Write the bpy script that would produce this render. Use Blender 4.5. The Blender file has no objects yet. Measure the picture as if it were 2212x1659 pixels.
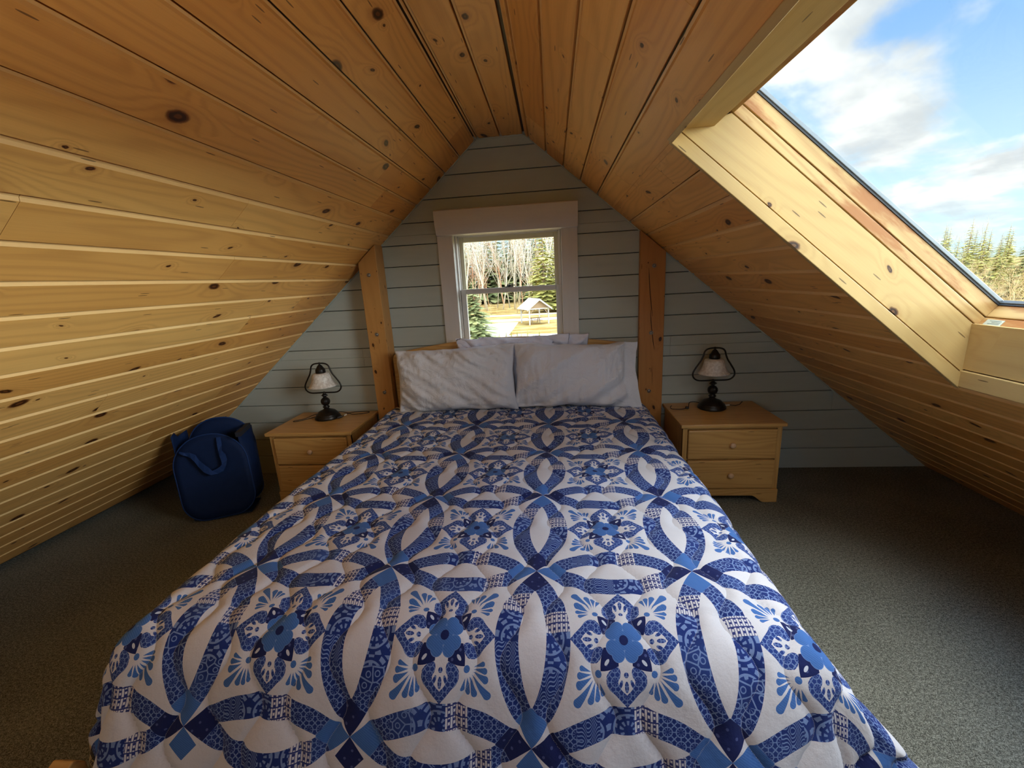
import bpy, bmesh, math, random
from mathutils import Vector, Matrix, noise as mnoise
random.seed(7)
sc = bpy.context.scene
C = sc.collection
PI = math.pi

# ------------------------------------------------------------------ camera
CAMZ = 1.4304
def cam_setup():
    p, y, r = -0.24083144, 0.10530443, 0.05658573
    cp, sp = math.cos(p), math.sin(p); cy, sy = math.cos(y), math.sin(y); cr, sr = math.cos(r), math.sin(r)
    Rz = Matrix(((cy, -sy, 0), (sy, cy, 0), (0, 0, 1)))
    Rx = Matrix(((1, 0, 0), (0, cp, -sp), (0, sp, cp)))
    Ry = Matrix(((cr, 0, sr), (0, 1, 0), (-sr, 0, cr)))
    R = Rz @ Rx @ Ry
    right, fwd, up = R.col[0], R.col[1], R.col[2]
    cd = bpy.data.cameras.new('camera'); co = bpy.data.objects.new('camera', cd); C.objects.link(co)
    cd.sensor_width = 36; cd.lens = 914.4 / 2212 * 36; cd.clip_start = 0.02; cd.clip_end = 2000
    M = Matrix.Identity(4)
    for i in range(3):
        M[i][0] = right[i]; M[i][1] = up[i]; M[i][2] = -fwd[i]
    M[2][3] = CAMZ
    co.matrix_world = M
    sc.camera = co
cam_setup()
sc.view_settings.view_transform = 'Standard'; sc.view_settings.look = 'None'
sc.view_settings.gamma = 1; sc.view_settings.use_curve_mapping = False
sc.view_settings.exposure = 0.24
sc.cycles.max_bounces = 6; sc.cycles.diffuse_bounces = 4; sc.cycles.glossy_bounces = 2; sc.cycles.transparent_max_bounces = 10
sc.cycles.adaptive_threshold = 0.08; sc.cycles.adaptive_min_samples = 16; sc.cycles.caustics_reflective = False; sc.cycles.caustics_refractive = False
sc.cycles.use_denoising = True

# ------------------------------------------------------------------ node expression helper
class X:
    nt = None
    def __init__(s, v): s.v = v
    @staticmethod
    def put(sock, v):
        if isinstance(v, X): v = v.v
        if isinstance(v, (int, float)): sock.default_value = v
        elif isinstance(v, (tuple, list)): sock.default_value = (tuple(v) + (1,))[:len(sock.default_value)]
        else: X.nt.links.new(v, sock)
    @staticmethod
    def m(op, *a, clamp=False):
        n = X.nt.nodes.new('ShaderNodeMath'); n.operation = op; n.use_clamp = clamp
        for i, q in enumerate(a): X.put(n.inputs[i], q)
        return X(n.outputs[0])
    def __add__(s, o): return X.m('ADD', s, o)
    __radd__ = __add__
    def __sub__(s, o): return X.m('SUBTRACT', s, o)
    def __rsub__(s, o): return X.m('SUBTRACT', o, s)
    def __mul__(s, o): return X.m('MULTIPLY', s, o)
    __rmul__ = __mul__
    def __truediv__(s, o): return X.m('DIVIDE', s, o)
    def __rtruediv__(s, o): return X.m('DIVIDE', o, s)
    def __neg__(s): return X.m('MULTIPLY', s, -1.0)
    def __lt__(s, o): return X.m('LESS_THAN', s, o)
    def __gt__(s, o): return X.m('GREATER_THAN', s, o)
    def __and__(s, o): return X.m('MULTIPLY', s, o)
    def __or__(s, o): return X.m('MAXIMUM', s, o)
    def inv(s): return 1.0 - s
def xabs(a): return X.m('ABSOLUTE', a)
def xsin(a): return X.m('SINE', a)
def xcos(a): return X.m('COSINE', a)
def xsqrt(a): return X.m('SQRT', a)
def xpow(a, b): return X.m('POWER', a, b)
def xexp(a): return X.m('EXPONENT', a)
def xfrac(a): return X.m('FRACT', a)
def xfloor(a): return X.m('FLOOR', a)
def xmin(a, b): return X.m('MINIMUM', a, b)
def xmax(a, b): return X.m('MAXIMUM', a, b)
def xclamp(a): return X.m('ADD', a, 0.0, clamp=True)
def hyp(a, b): return xsqrt(a * a + b * b)
def sstep(x, a, b):
    n = X.nt.nodes.new('ShaderNodeMapRange'); n.interpolation_type = 'SMOOTHSTEP'
    X.put(n.inputs[0], x); X.put(n.inputs[1], a); X.put(n.inputs[2], b)
    return X(n.outputs[0])
def vec(x, y, z=0.0):
    n = X.nt.nodes.new('ShaderNodeCombineXYZ')
    for i, q in enumerate((x, y, z)): X.put(n.inputs[i], q)
    return X(n.outputs[0])
def sep(v):
    n = X.nt.nodes.new('ShaderNodeSeparateXYZ'); X.put(n.inputs[0], v)
    return X(n.outputs[0]), X(n.outputs[1]), X(n.outputs[2])
def noi(v, scale=1.0, detail=2.0, rough=0.5, dist=0.0):
    n = X.nt.nodes.new('ShaderNodeTexNoise'); X.put(n.inputs['Vector'], v)
    n.inputs['Scale'].default_value = scale; n.inputs['Detail'].default_value = detail
    n.inputs['Roughness'].default_value = rough; n.inputs['Distortion'].default_value = dist
    return X(n.outputs['Fac'])
def voro(v, scale=1.0, feature='F1', rnd=1.0, dims='2D'):
    n = X.nt.nodes.new('ShaderNodeTexVoronoi'); n.voronoi_dimensions = dims; n.feature = feature
    X.put(n.inputs['Vector'], v); n.inputs['Scale'].default_value = scale; n.inputs['Randomness'].default_value = rnd
    return n
def mixc(f, a, b):
    n = X.nt.nodes.new('ShaderNodeMix'); n.data_type = 'RGBA'
    X.put(n.inputs[0], f); X.put(n.inputs[6], a); X.put(n.inputs[7], b)
    return X(n.outputs[2])
def attr(name):
    n = X.nt.nodes.new('ShaderNodeAttribute'); n.attribute_name = name
    return X(n.outputs['Fac'])
def uvn(name='UVMap'):
    n = X.nt.nodes.new('ShaderNodeUVMap'); n.uv_map = name
    return X(n.outputs[0])
def objco():
    n = X.nt.nodes.new('ShaderNodeTexCoord'); return X(n.outputs['Object'])
def bump(h, strength=0.3, dist=0.01):
    n = X.nt.nodes.new('ShaderNodeBump'); X.put(n.inputs['Height'], h)
    n.inputs['Strength'].default_value = strength; n.inputs['Distance'].default_value = dist
    return X(n.outputs[0])
def mat(name, rough=0.5, spec=0.5):
    m = bpy.data.materials.new(name); m.use_nodes = True
    X.nt = m.node_tree
    b = m.node_tree.nodes['Principled BSDF']
    b.inputs['Roughness'].default_value = rough; b.inputs['Specular IOR Level'].default_value = spec
    return m, b

# ------------------------------------------------------------------ world: sky with drifting clouds
def make_world():
    w = bpy.data.worlds.new('sky'); sc.world = w; w.use_nodes = True
    X.nt = w.node_tree
    bg = w.node_tree.nodes['Background']
    tc = X.nt.nodes.new('ShaderNodeTexCoord')
    dx, dy, dz = sep(X(tc.outputs['Generated']))
    zz = xmax(dz, 0.0) + 0.10
    px, py = dx / zz, dy / zz
    # clouds run in long banks; rotate and stretch
    ca, sa = math.cos(math.radians(38)), math.sin(math.radians(38))
    qx = px * ca - py * sa; qy = px * sa + py * ca
    n1 = noi(vec(qx * 1.7 + 5.2, qy * 0.75 + 1.4, 0.0), 1.0, 6.0, 0.5, 0.3)
    n2 = noi(vec(qx * 3.0 + 1.0, qy * 2.0 + 4.0, 2.0), 1.0, 5.0, 0.55, 0.2)
    dens = n1 * 0.82 + n2 * 0.18
    cl = sstep(dens, 0.41, 0.54)
    shade = sstep(noi(vec(qx * 1.5 + 9.0, qy * 0.9 + 2.0, 1.0), 1.0, 5.0, 0.55), 0.35, 0.65)
    sky = mixc(sstep(dz, 0.02, 0.42), (0.56, 0.76, 0.86), (0.20, 0.40, 0.74))
    cloudc = mixc(shade, (0.52, 0.56, 0.60), (0.90, 0.91, 0.90))
    hz = 1.0 - sstep(dz, 0.03, 0.13)
    col = mixc(cl * (1.0 - hz * 0.55), sky, cloudc)
    col = mixc(xclamp((-1.0) * dz * 30.0), col, (0.30, 0.27, 0.18))
    # bright sky lobes added out of view to push more light through the windows
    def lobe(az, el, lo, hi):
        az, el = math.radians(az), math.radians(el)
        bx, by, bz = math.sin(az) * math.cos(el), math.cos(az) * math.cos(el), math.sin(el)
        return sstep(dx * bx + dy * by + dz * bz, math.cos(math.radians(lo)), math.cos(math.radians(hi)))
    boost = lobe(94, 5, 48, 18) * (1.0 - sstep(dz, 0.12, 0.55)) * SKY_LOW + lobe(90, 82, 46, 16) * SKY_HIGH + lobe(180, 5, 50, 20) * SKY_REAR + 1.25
    X.put(bg.inputs[0], col)
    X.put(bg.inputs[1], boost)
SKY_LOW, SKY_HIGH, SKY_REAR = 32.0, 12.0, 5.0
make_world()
w_ = sc.world
w_.cycles.sampling_method = 'MANUAL'; w_.cycles.sample_map_resolution = 1024

def lamp_obj(name, kind, **k):
    l = bpy.data.lights.new(name, kind)
    for a, b in k.items(): setattr(l, a, b)
    o = bpy.data.objects.new(name, l); C.objects.link(o); return o
sun = lamp_obj('sun', 'SUN', energy=2.2, angle=math.radians(1.0), color=(1.0, 0.90, 0.70))
sd = Vector((-0.86, -0.10, 0.46)).normalized()          # towards the sun
sun.rotation_euler = sd.to_track_quat('Z', 'Y').to_euler()
# unseen spot added behind the camera to brighten the upper ceiling
room = lamp_obj('added_ceiling_fill', 'SPOT', energy=62, shadow_soft_size=0.20, color=(1.0, 0.90, 0.76), spot_size=math.radians(80), spot_blend=0.7)
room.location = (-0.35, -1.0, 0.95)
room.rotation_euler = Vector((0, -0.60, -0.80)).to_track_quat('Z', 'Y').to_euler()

# ------------------------------------------------------------------ mesh builder
class MB:
    def __init__(s): s.v = []; s.f = []; s.uv = []; s.r = []; s.mi = []
    def face(s, idx, uv, r=0.0, mi=0): s.f.append(idx); s.uv.append(uv); s.r.append(r); s.mi.append(mi)
    def prism(s, prof, a0, a1, ax=1, M=None, r=None, mi=0, caps=True):
        """prof: closed 2D polygon in the two axes other than ax; extruded along ax a0..a1 (the grain)."""
        if r is None: r = random.random()
        n = len(prof); base = len(s.v); o = [i for i in range(3) if i != ax]
        for a in (a0, a1):
            for p in prof:
                c = [0, 0, 0]; c[ax] = a; c[o[0]] = p[0]; c[o[1]] = p[1]
                c = Vector(c); s.v.append(M @ c if M else c)
        per = [0.0]
        for i in range(n):
            per.append(per[-1] + math.dist(prof[i], prof[(i + 1) % n]))
        for i in range(n):
            j = (i + 1) % n
            s.face([base + i, base + j, base + n + j, base + n + i],
                   [(a0, per[i]), (a0, per[i + 1]), (a1, per[i + 1]), (a1, per[i])], r, mi)
        if caps:
            s.face([base + i for i in range(n)][::-1], [(p[0], p[1]) for p in prof][::-1], r, mi)
            s.face([base + n + i for i in range(n)], [(p[0], p[1]) for p in prof], r, mi)
    def box(s, x0, x1, y0, y1, z0, z1, g=0, M=None, r=None, mi=0):
        lo = (x0, y0, z0); hi = (x1, y1, z1); o = [i for i in range(3) if i != g]
        prof = [(lo[o[0]], lo[o[1]]), (hi[o[0]], lo[o[1]]), (hi[o[0]], hi[o[1]]), (lo[o[0]], hi[o[1]])]
        s.prism(prof, lo[g], hi[g], g, M, r, mi)
    def lathe(s, prof, seg=32, c=(0, 0, 0), mi=0, flute=None, axis=None, closed=False):
        base = len(s.v); n = len(prof)
        for k in range(seg):
            a = 2 * PI * k / seg
            for (r, z) in prof:
                rr = r * (flute(a, z) if flute else 1)
                p = Vector((rr * math.cos(a), rr * math.sin(a), z))
                if axis: p = axis @ p
                s.v.append(Vector(c) + p)
        for k in range(seg):
            k2 = (k + 1) % seg
            for i in range(n - 1):
                s.face([base + k * n + i, base + k2 * n + i, base + k2 * n + i + 1, base + k * n + i + 1],
                       [(k / seg, prof[i][1])] * 4, 0, mi)
    def tube(s, pts, rad, seg=8, mi=0, closed=False, r=0.0):
        pts = [Vector(p) for p in pts]; n = len(pts); base = len(s.v)
        rads = rad if isinstance(rad, (list, tuple)) else [rad] * n
        prev = None
        for i, p in enumerate(pts):
            if closed: t = pts[(i + 1) % n] - pts[i - 1]
            else: t = pts[min(i + 1, n - 1)] - pts[max(i - 1, 0)]
            t = t.normalized() if t.length > 1e-9 else Vector((0, 0, 1))
            if prev is None:
                a = t.orthogonal().normalized()
            else:
                a = prev - t * prev.dot(t)
                a = a.normalized() if a.length > 1e-6 else t.orthogonal().normalized()
            prev = a; b = t.cross(a)
            for k in range(seg):
                an = 2 * PI * k / seg
                s.v.append(p + (a * math.cos(an) + b * math.sin(an)) * rads[i])
        m = n if closed else n - 1
        for i in range(m):
            j = (i + 1) % n
            for k in range(seg):
                k2 = (k + 1) % seg
                s.face([base + i * seg + k, base + i * seg + k2, base + j * seg + k2, base + j * seg + k],
                       [(i * .05, k / seg * .05)] * 4, r, mi)
        if not closed:
            s.face([base + k for k in range(seg)][::-1], [(0, 0)] * seg, r, mi)
            s.face([base + (n - 1) * seg + k for k in range(seg)], [(0, 0)] * seg, r, mi)
    def ball(s, c, rx, ry=None, rz=None, seg=12, rings=8, mi=0, r=0.0):
        ry = ry or rx; rz = rz or rx; base = len(s.v)
        for i in range(rings + 1):
            th = PI * i / rings
            for k in range(seg):
                a = 2 * PI * k / seg
                s.v.append(Vector(c) + Vector((rx * math.sin(th) * math.cos(a), ry * math.sin(th) * math.sin(a), rz * math.cos(th))))
        for i in range(rings):
            for k in range(seg):
                k2 = (k + 1) % seg
                s.face([base + i * seg + k, base + (i + 1) * seg + k, base + (i + 1) * seg + k2, base + i * seg + k2], [(0, 0)] * 4, r, mi)
    def mesh(s, name, mats, smooth=False, merge=False):
        me = bpy.data.meshes.new(name)
        me.from_pydata([tuple(p) for p in s.v], [], s.f)
        uvl = me.uv_layers.new(name='UVMap')
        flat = []
        for u in s.uv:
            for q in u: flat.extend(q)
        uvl.data.foreach_set('uv', flat)
        at = me.attributes.new('rnd', 'FLOAT', 'FACE'); at.data.foreach_set('value', s.r)
        for m in (mats if isinstance(mats, (list, tuple)) else [mats]): me.materials.append(m)
        me.polygons.foreach_set('material_index', s.mi)
        if smooth: me.polygons.foreach_set('use_smooth', [True] * len(s.f))
        bm = bmesh.new(); bm.from_mesh(me)
        if merge: bmesh.ops.remove_doubles(bm, verts=bm.verts, dist=1e-5)
        bmesh.ops.recalc_face_normals(bm, faces=bm.faces)
        bm.to_mesh(me); bm.free()
        me.update()
        return me
    def build(s, name, mats, parent=None, smooth=False, bevel=0, merge=False, local=False, autosmooth=False):
        o = bpy.data.objects.new(name, s.mesh(name, mats, smooth, merge)); C.objects.link(o)
        if parent:
            o.parent = parent
            if not local:
                off = Vector((0, 0, 0)); q = parent
                while q: off += q.location; q = q.parent
                o.location = -off
        if bevel:
            b = o.modifiers.new('bevel', 'BEVEL'); b.width = bevel; b.segments = 2; b.limit_method = 'ANGLE'
        return o

def tag(o, label=None, cat=None, group=None, kind=None):
    if label: o['label'] = label
    if cat: o['category'] = cat
    if group: o['group'] = group
    if kind: o['kind'] = kind
    return o
def thing(name, loc, label=None, cat=None, group=None, kind=None):
    o = bpy.data.objects.new(name, None); C.objects.link(o); o.location = loc; o.empty_display_size = .1
    return tag(o, label, cat, group, kind)
def struct(o): o['kind'] = 'structure'; return o
def dup(o, parent=None):
    c = o.copy(); C.objects.link(c); c.parent = parent
    for ch in list(o.children): dup(ch, c)
    return c

# ------------------------------------------------------------------ materials
def wood(name, dark, mid, light, knots=1.0, rough=0.42, ring=0.22, kscale=1.0, gscale=1.0, var=0.25, stain=0.0):
    m, b = mat(name, rough, 0.35)
    u, v, _ = sep(uvn()); r = attr('rnd')
    u2 = u + r * 37.0; v2 = v + r * 3.7
    # knots: sparse ellipses
    ku = u2 / (0.42 * kscale); kv = v2 / (0.15 * kscale)
    vn = voro(vec(ku, kv)); pos = X(vn.outputs['Position']); kx, ky, _ = sep(pos)
    cr, cg, cb = sep(X(vn.outputs['Color']))
    du = (ku - kx) * 0.42 * kscale; dv = (kv - ky) * 0.15 * kscale
    lean = (cg - 0.5) * 2.6
    du = du - dv * lean
    wob = (noi(vec(u2 * 60.0, v2 * 60.0), 1.0, 2.0) - 0.5) * 0.006
    dist = hyp(du * 0.62, dv) + wob
    have = (cb > (1.0 - 0.92 * knots))
    krad = (xpow(cr, 1.7) * 0.0165 + 0.004) * kscale
    kd = dist / krad
    near = xexp(-1.0 * kd * kd * 0.09) * have
    halo = xexp(-1.0 * kd * kd * 0.33) * have
    # growth rings, running along u
    warp = noi(vec(u2 * 0.55 * gscale, v2 * 4.5 * gscale), 1.0, 2.0, 0.45) * 11.0
    h = warp + v2 * 22.0 * gscale + near * 2.6
    ringv = xpow(xsin(h * 6.2832) * 0.5 + 0.5, 2.0)
    fine = noi(vec(u2 * 5.0, v2 * 260.0), 1.0, 3.0, 0.6)
    big = noi(vec(u2 * 0.8, v2 * 6.0, r * 9.0), 1.0, 2.0)
    t = xclamp((r - 0.5) * var * 2.0 + (big - 0.5) * 1.1 + 0.5)
    col = mixc(t, mid, light)
    col = mixc(xclamp(ringv * ring + (fine - 0.45) * 0.35), col, dark)
    col = mixc(halo * 0.42, col, dark)
    kcol = mixc(sstep(xsin(kd * 9.0), -0.5, 0.8), (dark[0] * .12, dark[1] * .10, dark[2] * .12), (dark[0] * .42, dark[1] * .36, dark[2] * .4))
    km = (1.0 - sstep(kd, 0.8, 1.15)) * have
    col = mixc(km, col, kcol)
    # hairline streaks and little dark pits
    pit = voro(vec(u2 * 3.0, v2 * 30.0)); pc, pcg, _ = sep(X(pit.outputs['Color']))
    pm = (X(pit.outputs['Distance']) < 0.055) & (pc > 0.72)
    col = mixc(pm * 0.75, col, (dark[0] * .2, dark[1] * .17, dark[2] * .2))
    if stain:
        sn = noi(vec(u * 3.0, v * 14.0, 5.0), 1.0, 5.0, 0.6)
        sm = sstep(sn + stain_mask(v), 0.62, 0.78)
        col = mixc(sm * stain, col, (0.36, 0.13, 0.03))
    X.put(b.inputs['Base Color'], col)
    X.put(b.inputs['Normal'], bump(ringv * 0.25 + fine * 0.5, 0.10, 0.002))
    return m
def stain_mask(v): return sstep(v, 0.02, 0.06) * 0.16
M_PINE = wood('pine_board', (0.38, 0.125, 0.022), (0.72, 0.32, 0.072), (0.85, 0.445, 0.125), var=0.45)
M_STRIP = wood('pine_channel', (0.44, 0.20, 0.055), (0.75, 0.42, 0.15), (0.82, 0.50, 0.20), knots=0.0, ring=0.1, var=0.1)
M_PINE_T = wood('pine_lining', (0.34, 0.17, 0.045), (0.53, 0.34, 0.12), (0.60, 0.42, 0.17), knots=0.55, ring=0.16, var=0.2)
M_PINE_F = wood('pine_frame', (0.32, 0.15, 0.04), (0.53, 0.33, 0.12), (0.60, 0.41, 0.17), knots=0.15, ring=0.35, gscale=0.8, stain=0.9)
M_POST = wood('timber', (0.20, 0.062, 0.014), (0.42, 0.165, 0.040), (0.50, 0.22, 0.06), knots=0.8, ring=0.12, kscale=0.55)
M_POST_L = wood('timber_pale', (0.26, 0.10, 0.022), (0.52, 0.255, 0.075), (0.60, 0.33, 0.11), knots=0.8, ring=0.14, kscale=0.5)
M_OAK = wood('honey_veneer', (0.36, 0.17, 0.040), (0.56, 0.31, 0.095), (0.62, 0.37, 0.13), knots=0.0, ring=0.38, gscale=1.5, rough=0.33, var=0.1)
M_DARKW = wood('board_back', (0.04, 0.018, 0.006), (0.07, 0.030, 0.010), (0.08, 0.035, 0.014), knots=0.0)

def paint(name, col, rough=0.5, bs=0.05, var=0.04):
    m, b = mat(name, rough, 0.4)
    u, v, _ = sep(uvn())
    n = noi(vec(u * 4.0, v * 30.0), 1.0, 4.0); n2 = noi(vec(u * 40.0, v * 40.0), 1.0, 3.0)
    c2 = tuple(c * (1 - var * 3) for c in col)
    X.put(b.inputs['Base Color'], mixc(n, c2, col))
    X.put(b.inputs['Normal'], bump(n2 + n, bs, 0.003))
    return m
M_WALL = paint('painted_board', (0.47, 0.505, 0.455), 0.42)
M_TRIM = paint('white_trim', (0.70, 0.66, 0.62), 0.4)
M_CREAM = paint('cream_sash', (0.66, 0.62, 0.44), 0.4)
M_SASH = paint('pale_sash', (0.66, 0.64, 0.60), 0.35)
def simple(name, col, rough=0.5, metal=0.0, spec=0.5, nscale=0, nb=0.1, var=0.15):
    m, b = mat(name, rough, spec); b.inputs['Metallic'].default_value = metal
    if nscale:
        n = noi(objco(), nscale, 3.0)
        X.put(b.inputs['Base Color'], mixc(n, tuple(c * (1 - var) for c in col), tuple(min(1, c * (1 + var)) for c in col)))
        X.put(b.inputs['Normal'], bump(n, nb, 0.003))
    else:
        b.inputs['Base Color'].default_value = col + (1,)
    return m
M_BRONZE = simple('dark_bronze', (0.020, 0.016, 0.013), 0.36, 0.55, nscale=60, nb=0.08)
M_STEEL = simple('steel', (0.34, 0.32, 0.30), 0.4, 0.9, nscale=40)
M_GASKET = simple('rubber_seal', (0.035, 0.04, 0.045), 0.5, nscale=30)
M_ALU = simple('alu_seal', (0.20, 0.22, 0.23), 0.4, 0.5, nscale=20)
M_CORD = simple('brown_cord', (0.014, 0.008, 0.006), 0.5, nscale=50)
M_PLUG = simple('cord_tag', (0.62, 0.58, 0.50), 0.5, nscale=50)
M_KNOB = simple('birch_knob', (0.62, 0.40, 0.24), 0.4, nscale=35)
M_PLATE = simple('label_plate', (0.55, 0.60, 0.50), 0.4, 0.3, nscale=30)
M_PRINT = simple('plate_print', (0.20, 0.24, 0.20), 0.5, nscale=30)
def shade_glass():
    m, b = mat('alabaster_glass', 0.45, 0.4)
    n = noi(objco(), 55.0, 4.0, 0.6)
    X.put(b.inputs['Base Color'], mixc(sstep(n, .3, .7), (0.55, 0.49, 0.43), (0.80, 0.76, 0.70)))
    b.inputs['Subsurface Weight'].default_value = 0.0
    X.put(b.inputs['Normal'], bump(n, 0.08, 0.002)); return m
M_SHADE = shade_glass()
def glass():
    m = bpy.data.materials.new('window_glass'); m.use_nodes = True; X.nt = m.node_tree
    nt = m.node_tree; nt.nodes.remove(nt.nodes['Principled BSDF'])
    tr = nt.nodes.new('ShaderNodeBsdfTransparent'); gl = nt.nodes.new('ShaderNodeBsdfGlossy')
    gl.inputs['Roughness'].default_value = 0.02
    tr.inputs[0].default_value = (0.97, 0.985, 0.975, 1)
    fr = nt.nodes.new('ShaderNodeFresnel'); fr.inputs[0].default_value = 1.3
    dirt = noi(objco(), 9.0, 5.0, 0.6)
    df = nt.nodes.new('ShaderNodeBsdfDiffuse'); df.inputs[0].default_value = (0.8, 0.8, 0.78, 1)
    mx = nt.nodes.new('ShaderNodeMixShader'); X.put(mx.inputs[0], X(fr.outputs[0]) * 0.05)
    nt.links.new(tr.outputs[0], mx.inputs[1]); nt.links.new(gl.outputs[0], mx.inputs[2])
    mx2 = nt.nodes.new('ShaderNodeMixShader'); X.put(mx2.inputs[0], sstep(dirt, 0.6, 0.8) * 0.025)
    nt.links.new(mx.outputs[0], mx2.inputs[1]); nt.links.new(df.outputs[0], mx2.inputs[2])
    nt.links.new(mx2.outputs[0], nt.nodes['Material Output'].inputs[0])
    return m
M_GLASS = glass()
def carpet():
    m, b = mat('carpet', 0.95, 0.1)
    co = objco()
    n = noi(co, 300.0, 3.0, 0.7); n2 = noi(co, 95.0, 4.0, 0.7); n3 = noi(co, 2.2, 2.0)
    f = xclamp(n * 1.3 + n2 * 0.7 - 0.55 + (n3 - .5) * .2)
    X.put(b.inputs['Base Color'], mixc(sstep(f, .25, .75), (0.065, 0.064, 0.050), (0.42, 0.415, 0.34)))
    X.put(b.inputs['Normal'], bump(n + n2, 0.7, 0.006)); return m
M_CARPET = carpet()

# ------------------------------------------------------------------ room shell
SL = 0.8556; LR = math.hypot(1, SL)
AL = Vector((-0.461, 0, 2.325)); AR = Vector((-0.155, 0, 2.330))
YB, YF = -2.4, 3.0            # room from behind the camera to the gable wall
SPAN = 2.325 / SL * LR
# frames: local x = down the slope, local y = world y, local z = out of the room
def frame(origin, t, n):
    M = Matrix.Identity(4); y = Vector((0, 1, 0))
    for i in range(3): M[i][0] = t[i]; M[i][1] = y[i]; M[i][2] = n[i]; M[i][3] = origin[i]
    return M
FL = frame(AL, Vector((-1, 0, -SL)) / LR, Vector((-SL, 0, 1)) / LR)
FR = frame(AR, Vector((1, 0, -SL)) / LR, Vector((SL, 0, 1)) / LR)
Y0S, Y1S = 0.36, 1.609        # roof window opening along y
S0S, S1S = 0.745, 2.096       # and down the slope
def boards(mb, edges, M, holes=None, seed=1, joints=None, first=0):
    rnd = random.Random(seed)
    for i in range(len(edges) - 1):
        a, c = edges[i], edges[i + 1]
        # room face at z=0; a stepped channel on the upper edge of each board
        prof = [(a + .0048, 0.022), (a + .0048, 0.0075), (a + 0.012, 0.0068), (a + 0.019, 0.0), (c - 0.0015, 0.0), (c - 0.0005, 0.001), (c - 0.0005, 0.022)]
        spans = [(YB, YF)]
        if holes and a > holes[0] - .02 and c < holes[1] + .02: spans = [(YB, holes[2]), (holes[3], YF)]
        for (p, q) in spans:
            cuts = [p]
            js = (joints or {}).get(i)
            if js is None:
                js = []; y = p - rnd.uniform(0, 1.2)
                while y < q:
                    y += rnd.uniform(1.3, 3.4)
                    js.append(y)
            for y in js:
                if p + 0.12 < y < q - 0.12: cuts.append(y)
            cuts.append(q)
            for k in range(len(cuts) - 1):
                e = 0.0006
                # prism extrudes along local y; profile in (x,z)
                f0 = len(mb.f); mb.prism(prof, cuts[k] + (e if k else 0), cuts[k + 1] - (e if k < len(cuts) - 2 else 0), 1, M, r=rnd.random()); mb.mi[f0 + 1] = mb.mi[f0 + 2] = 2
EL = [0.005 + 0.1405 * k for k in range(26)]
EL = [e for e in EL if e < SPAN + .02]
ER = [0.036 + 0.1412 * k for k in range(6)] + [0.743 + 0.1353 * k for k in range(0, 24)]
ER = [e for e in ER if e < SPAN + .02]
ER = [0.0] + ER
mb = MB()
boards(mb, EL, FL, seed=5, joints={2: [2.35], 3: [1.75 + .55], 7: [0.95], 8: [1.75], 11: [2.2]})
mb.box(-0.03, SPAN + 0.05, YB, YF + .2, 0.024, 0.26, g=1, M=FL, mi=1, r=.5)
struct(mb.build('wall_left', [M_PINE, M_DARKW, M_STRIP]))
mb = MB()
boards(mb, ER, FR, holes=(S0S, S1S, Y0S, Y1S), seed=11, joints={3: [1.45], 2: [2.75]})
for (a, c, p, q) in ((-0.03, S0S - .012, YB, YF + .2), (S1S + .012, SPAN + .05, YB, YF + .2), (S0S - .012, S1S + .012, YB, Y0S - .012), (S0S - .012, S1S + .012, Y1S + .012, YF + .2)):
    mb.box(a, c, p, q, 0.024, 0.26, g=1, M=FR, mi=1, r=.5)
struct(mb.build('wall_right', [M_PINE, M_DARKW, M_STRIP]))
# flat strip between the slopes
mb = MB()
FT = frame(Vector((0, 0, 2.328)), Vector((1, 0, 0)), Vector((0, 0, 1)))
boards(mb, [-0.475, -0.461 + .002, -0.308, -0.160], FT, seed=3, joints={0: [], 1: [], 2: []})
mb.box(-0.72, 0.10, YB, YF + .2, 0.024, 0.26, g=1, M=FT, mi=1, r=.5)
struct(mb.build('ceiling', [M_PINE, M_DARKW, M_STRIP]))

mb = MB(); mb.box(-3.45, 2.84, YB - .1, YF + .16, -0.2, 0.0)
struct(mb.build('floor', M_CARPET))

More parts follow.
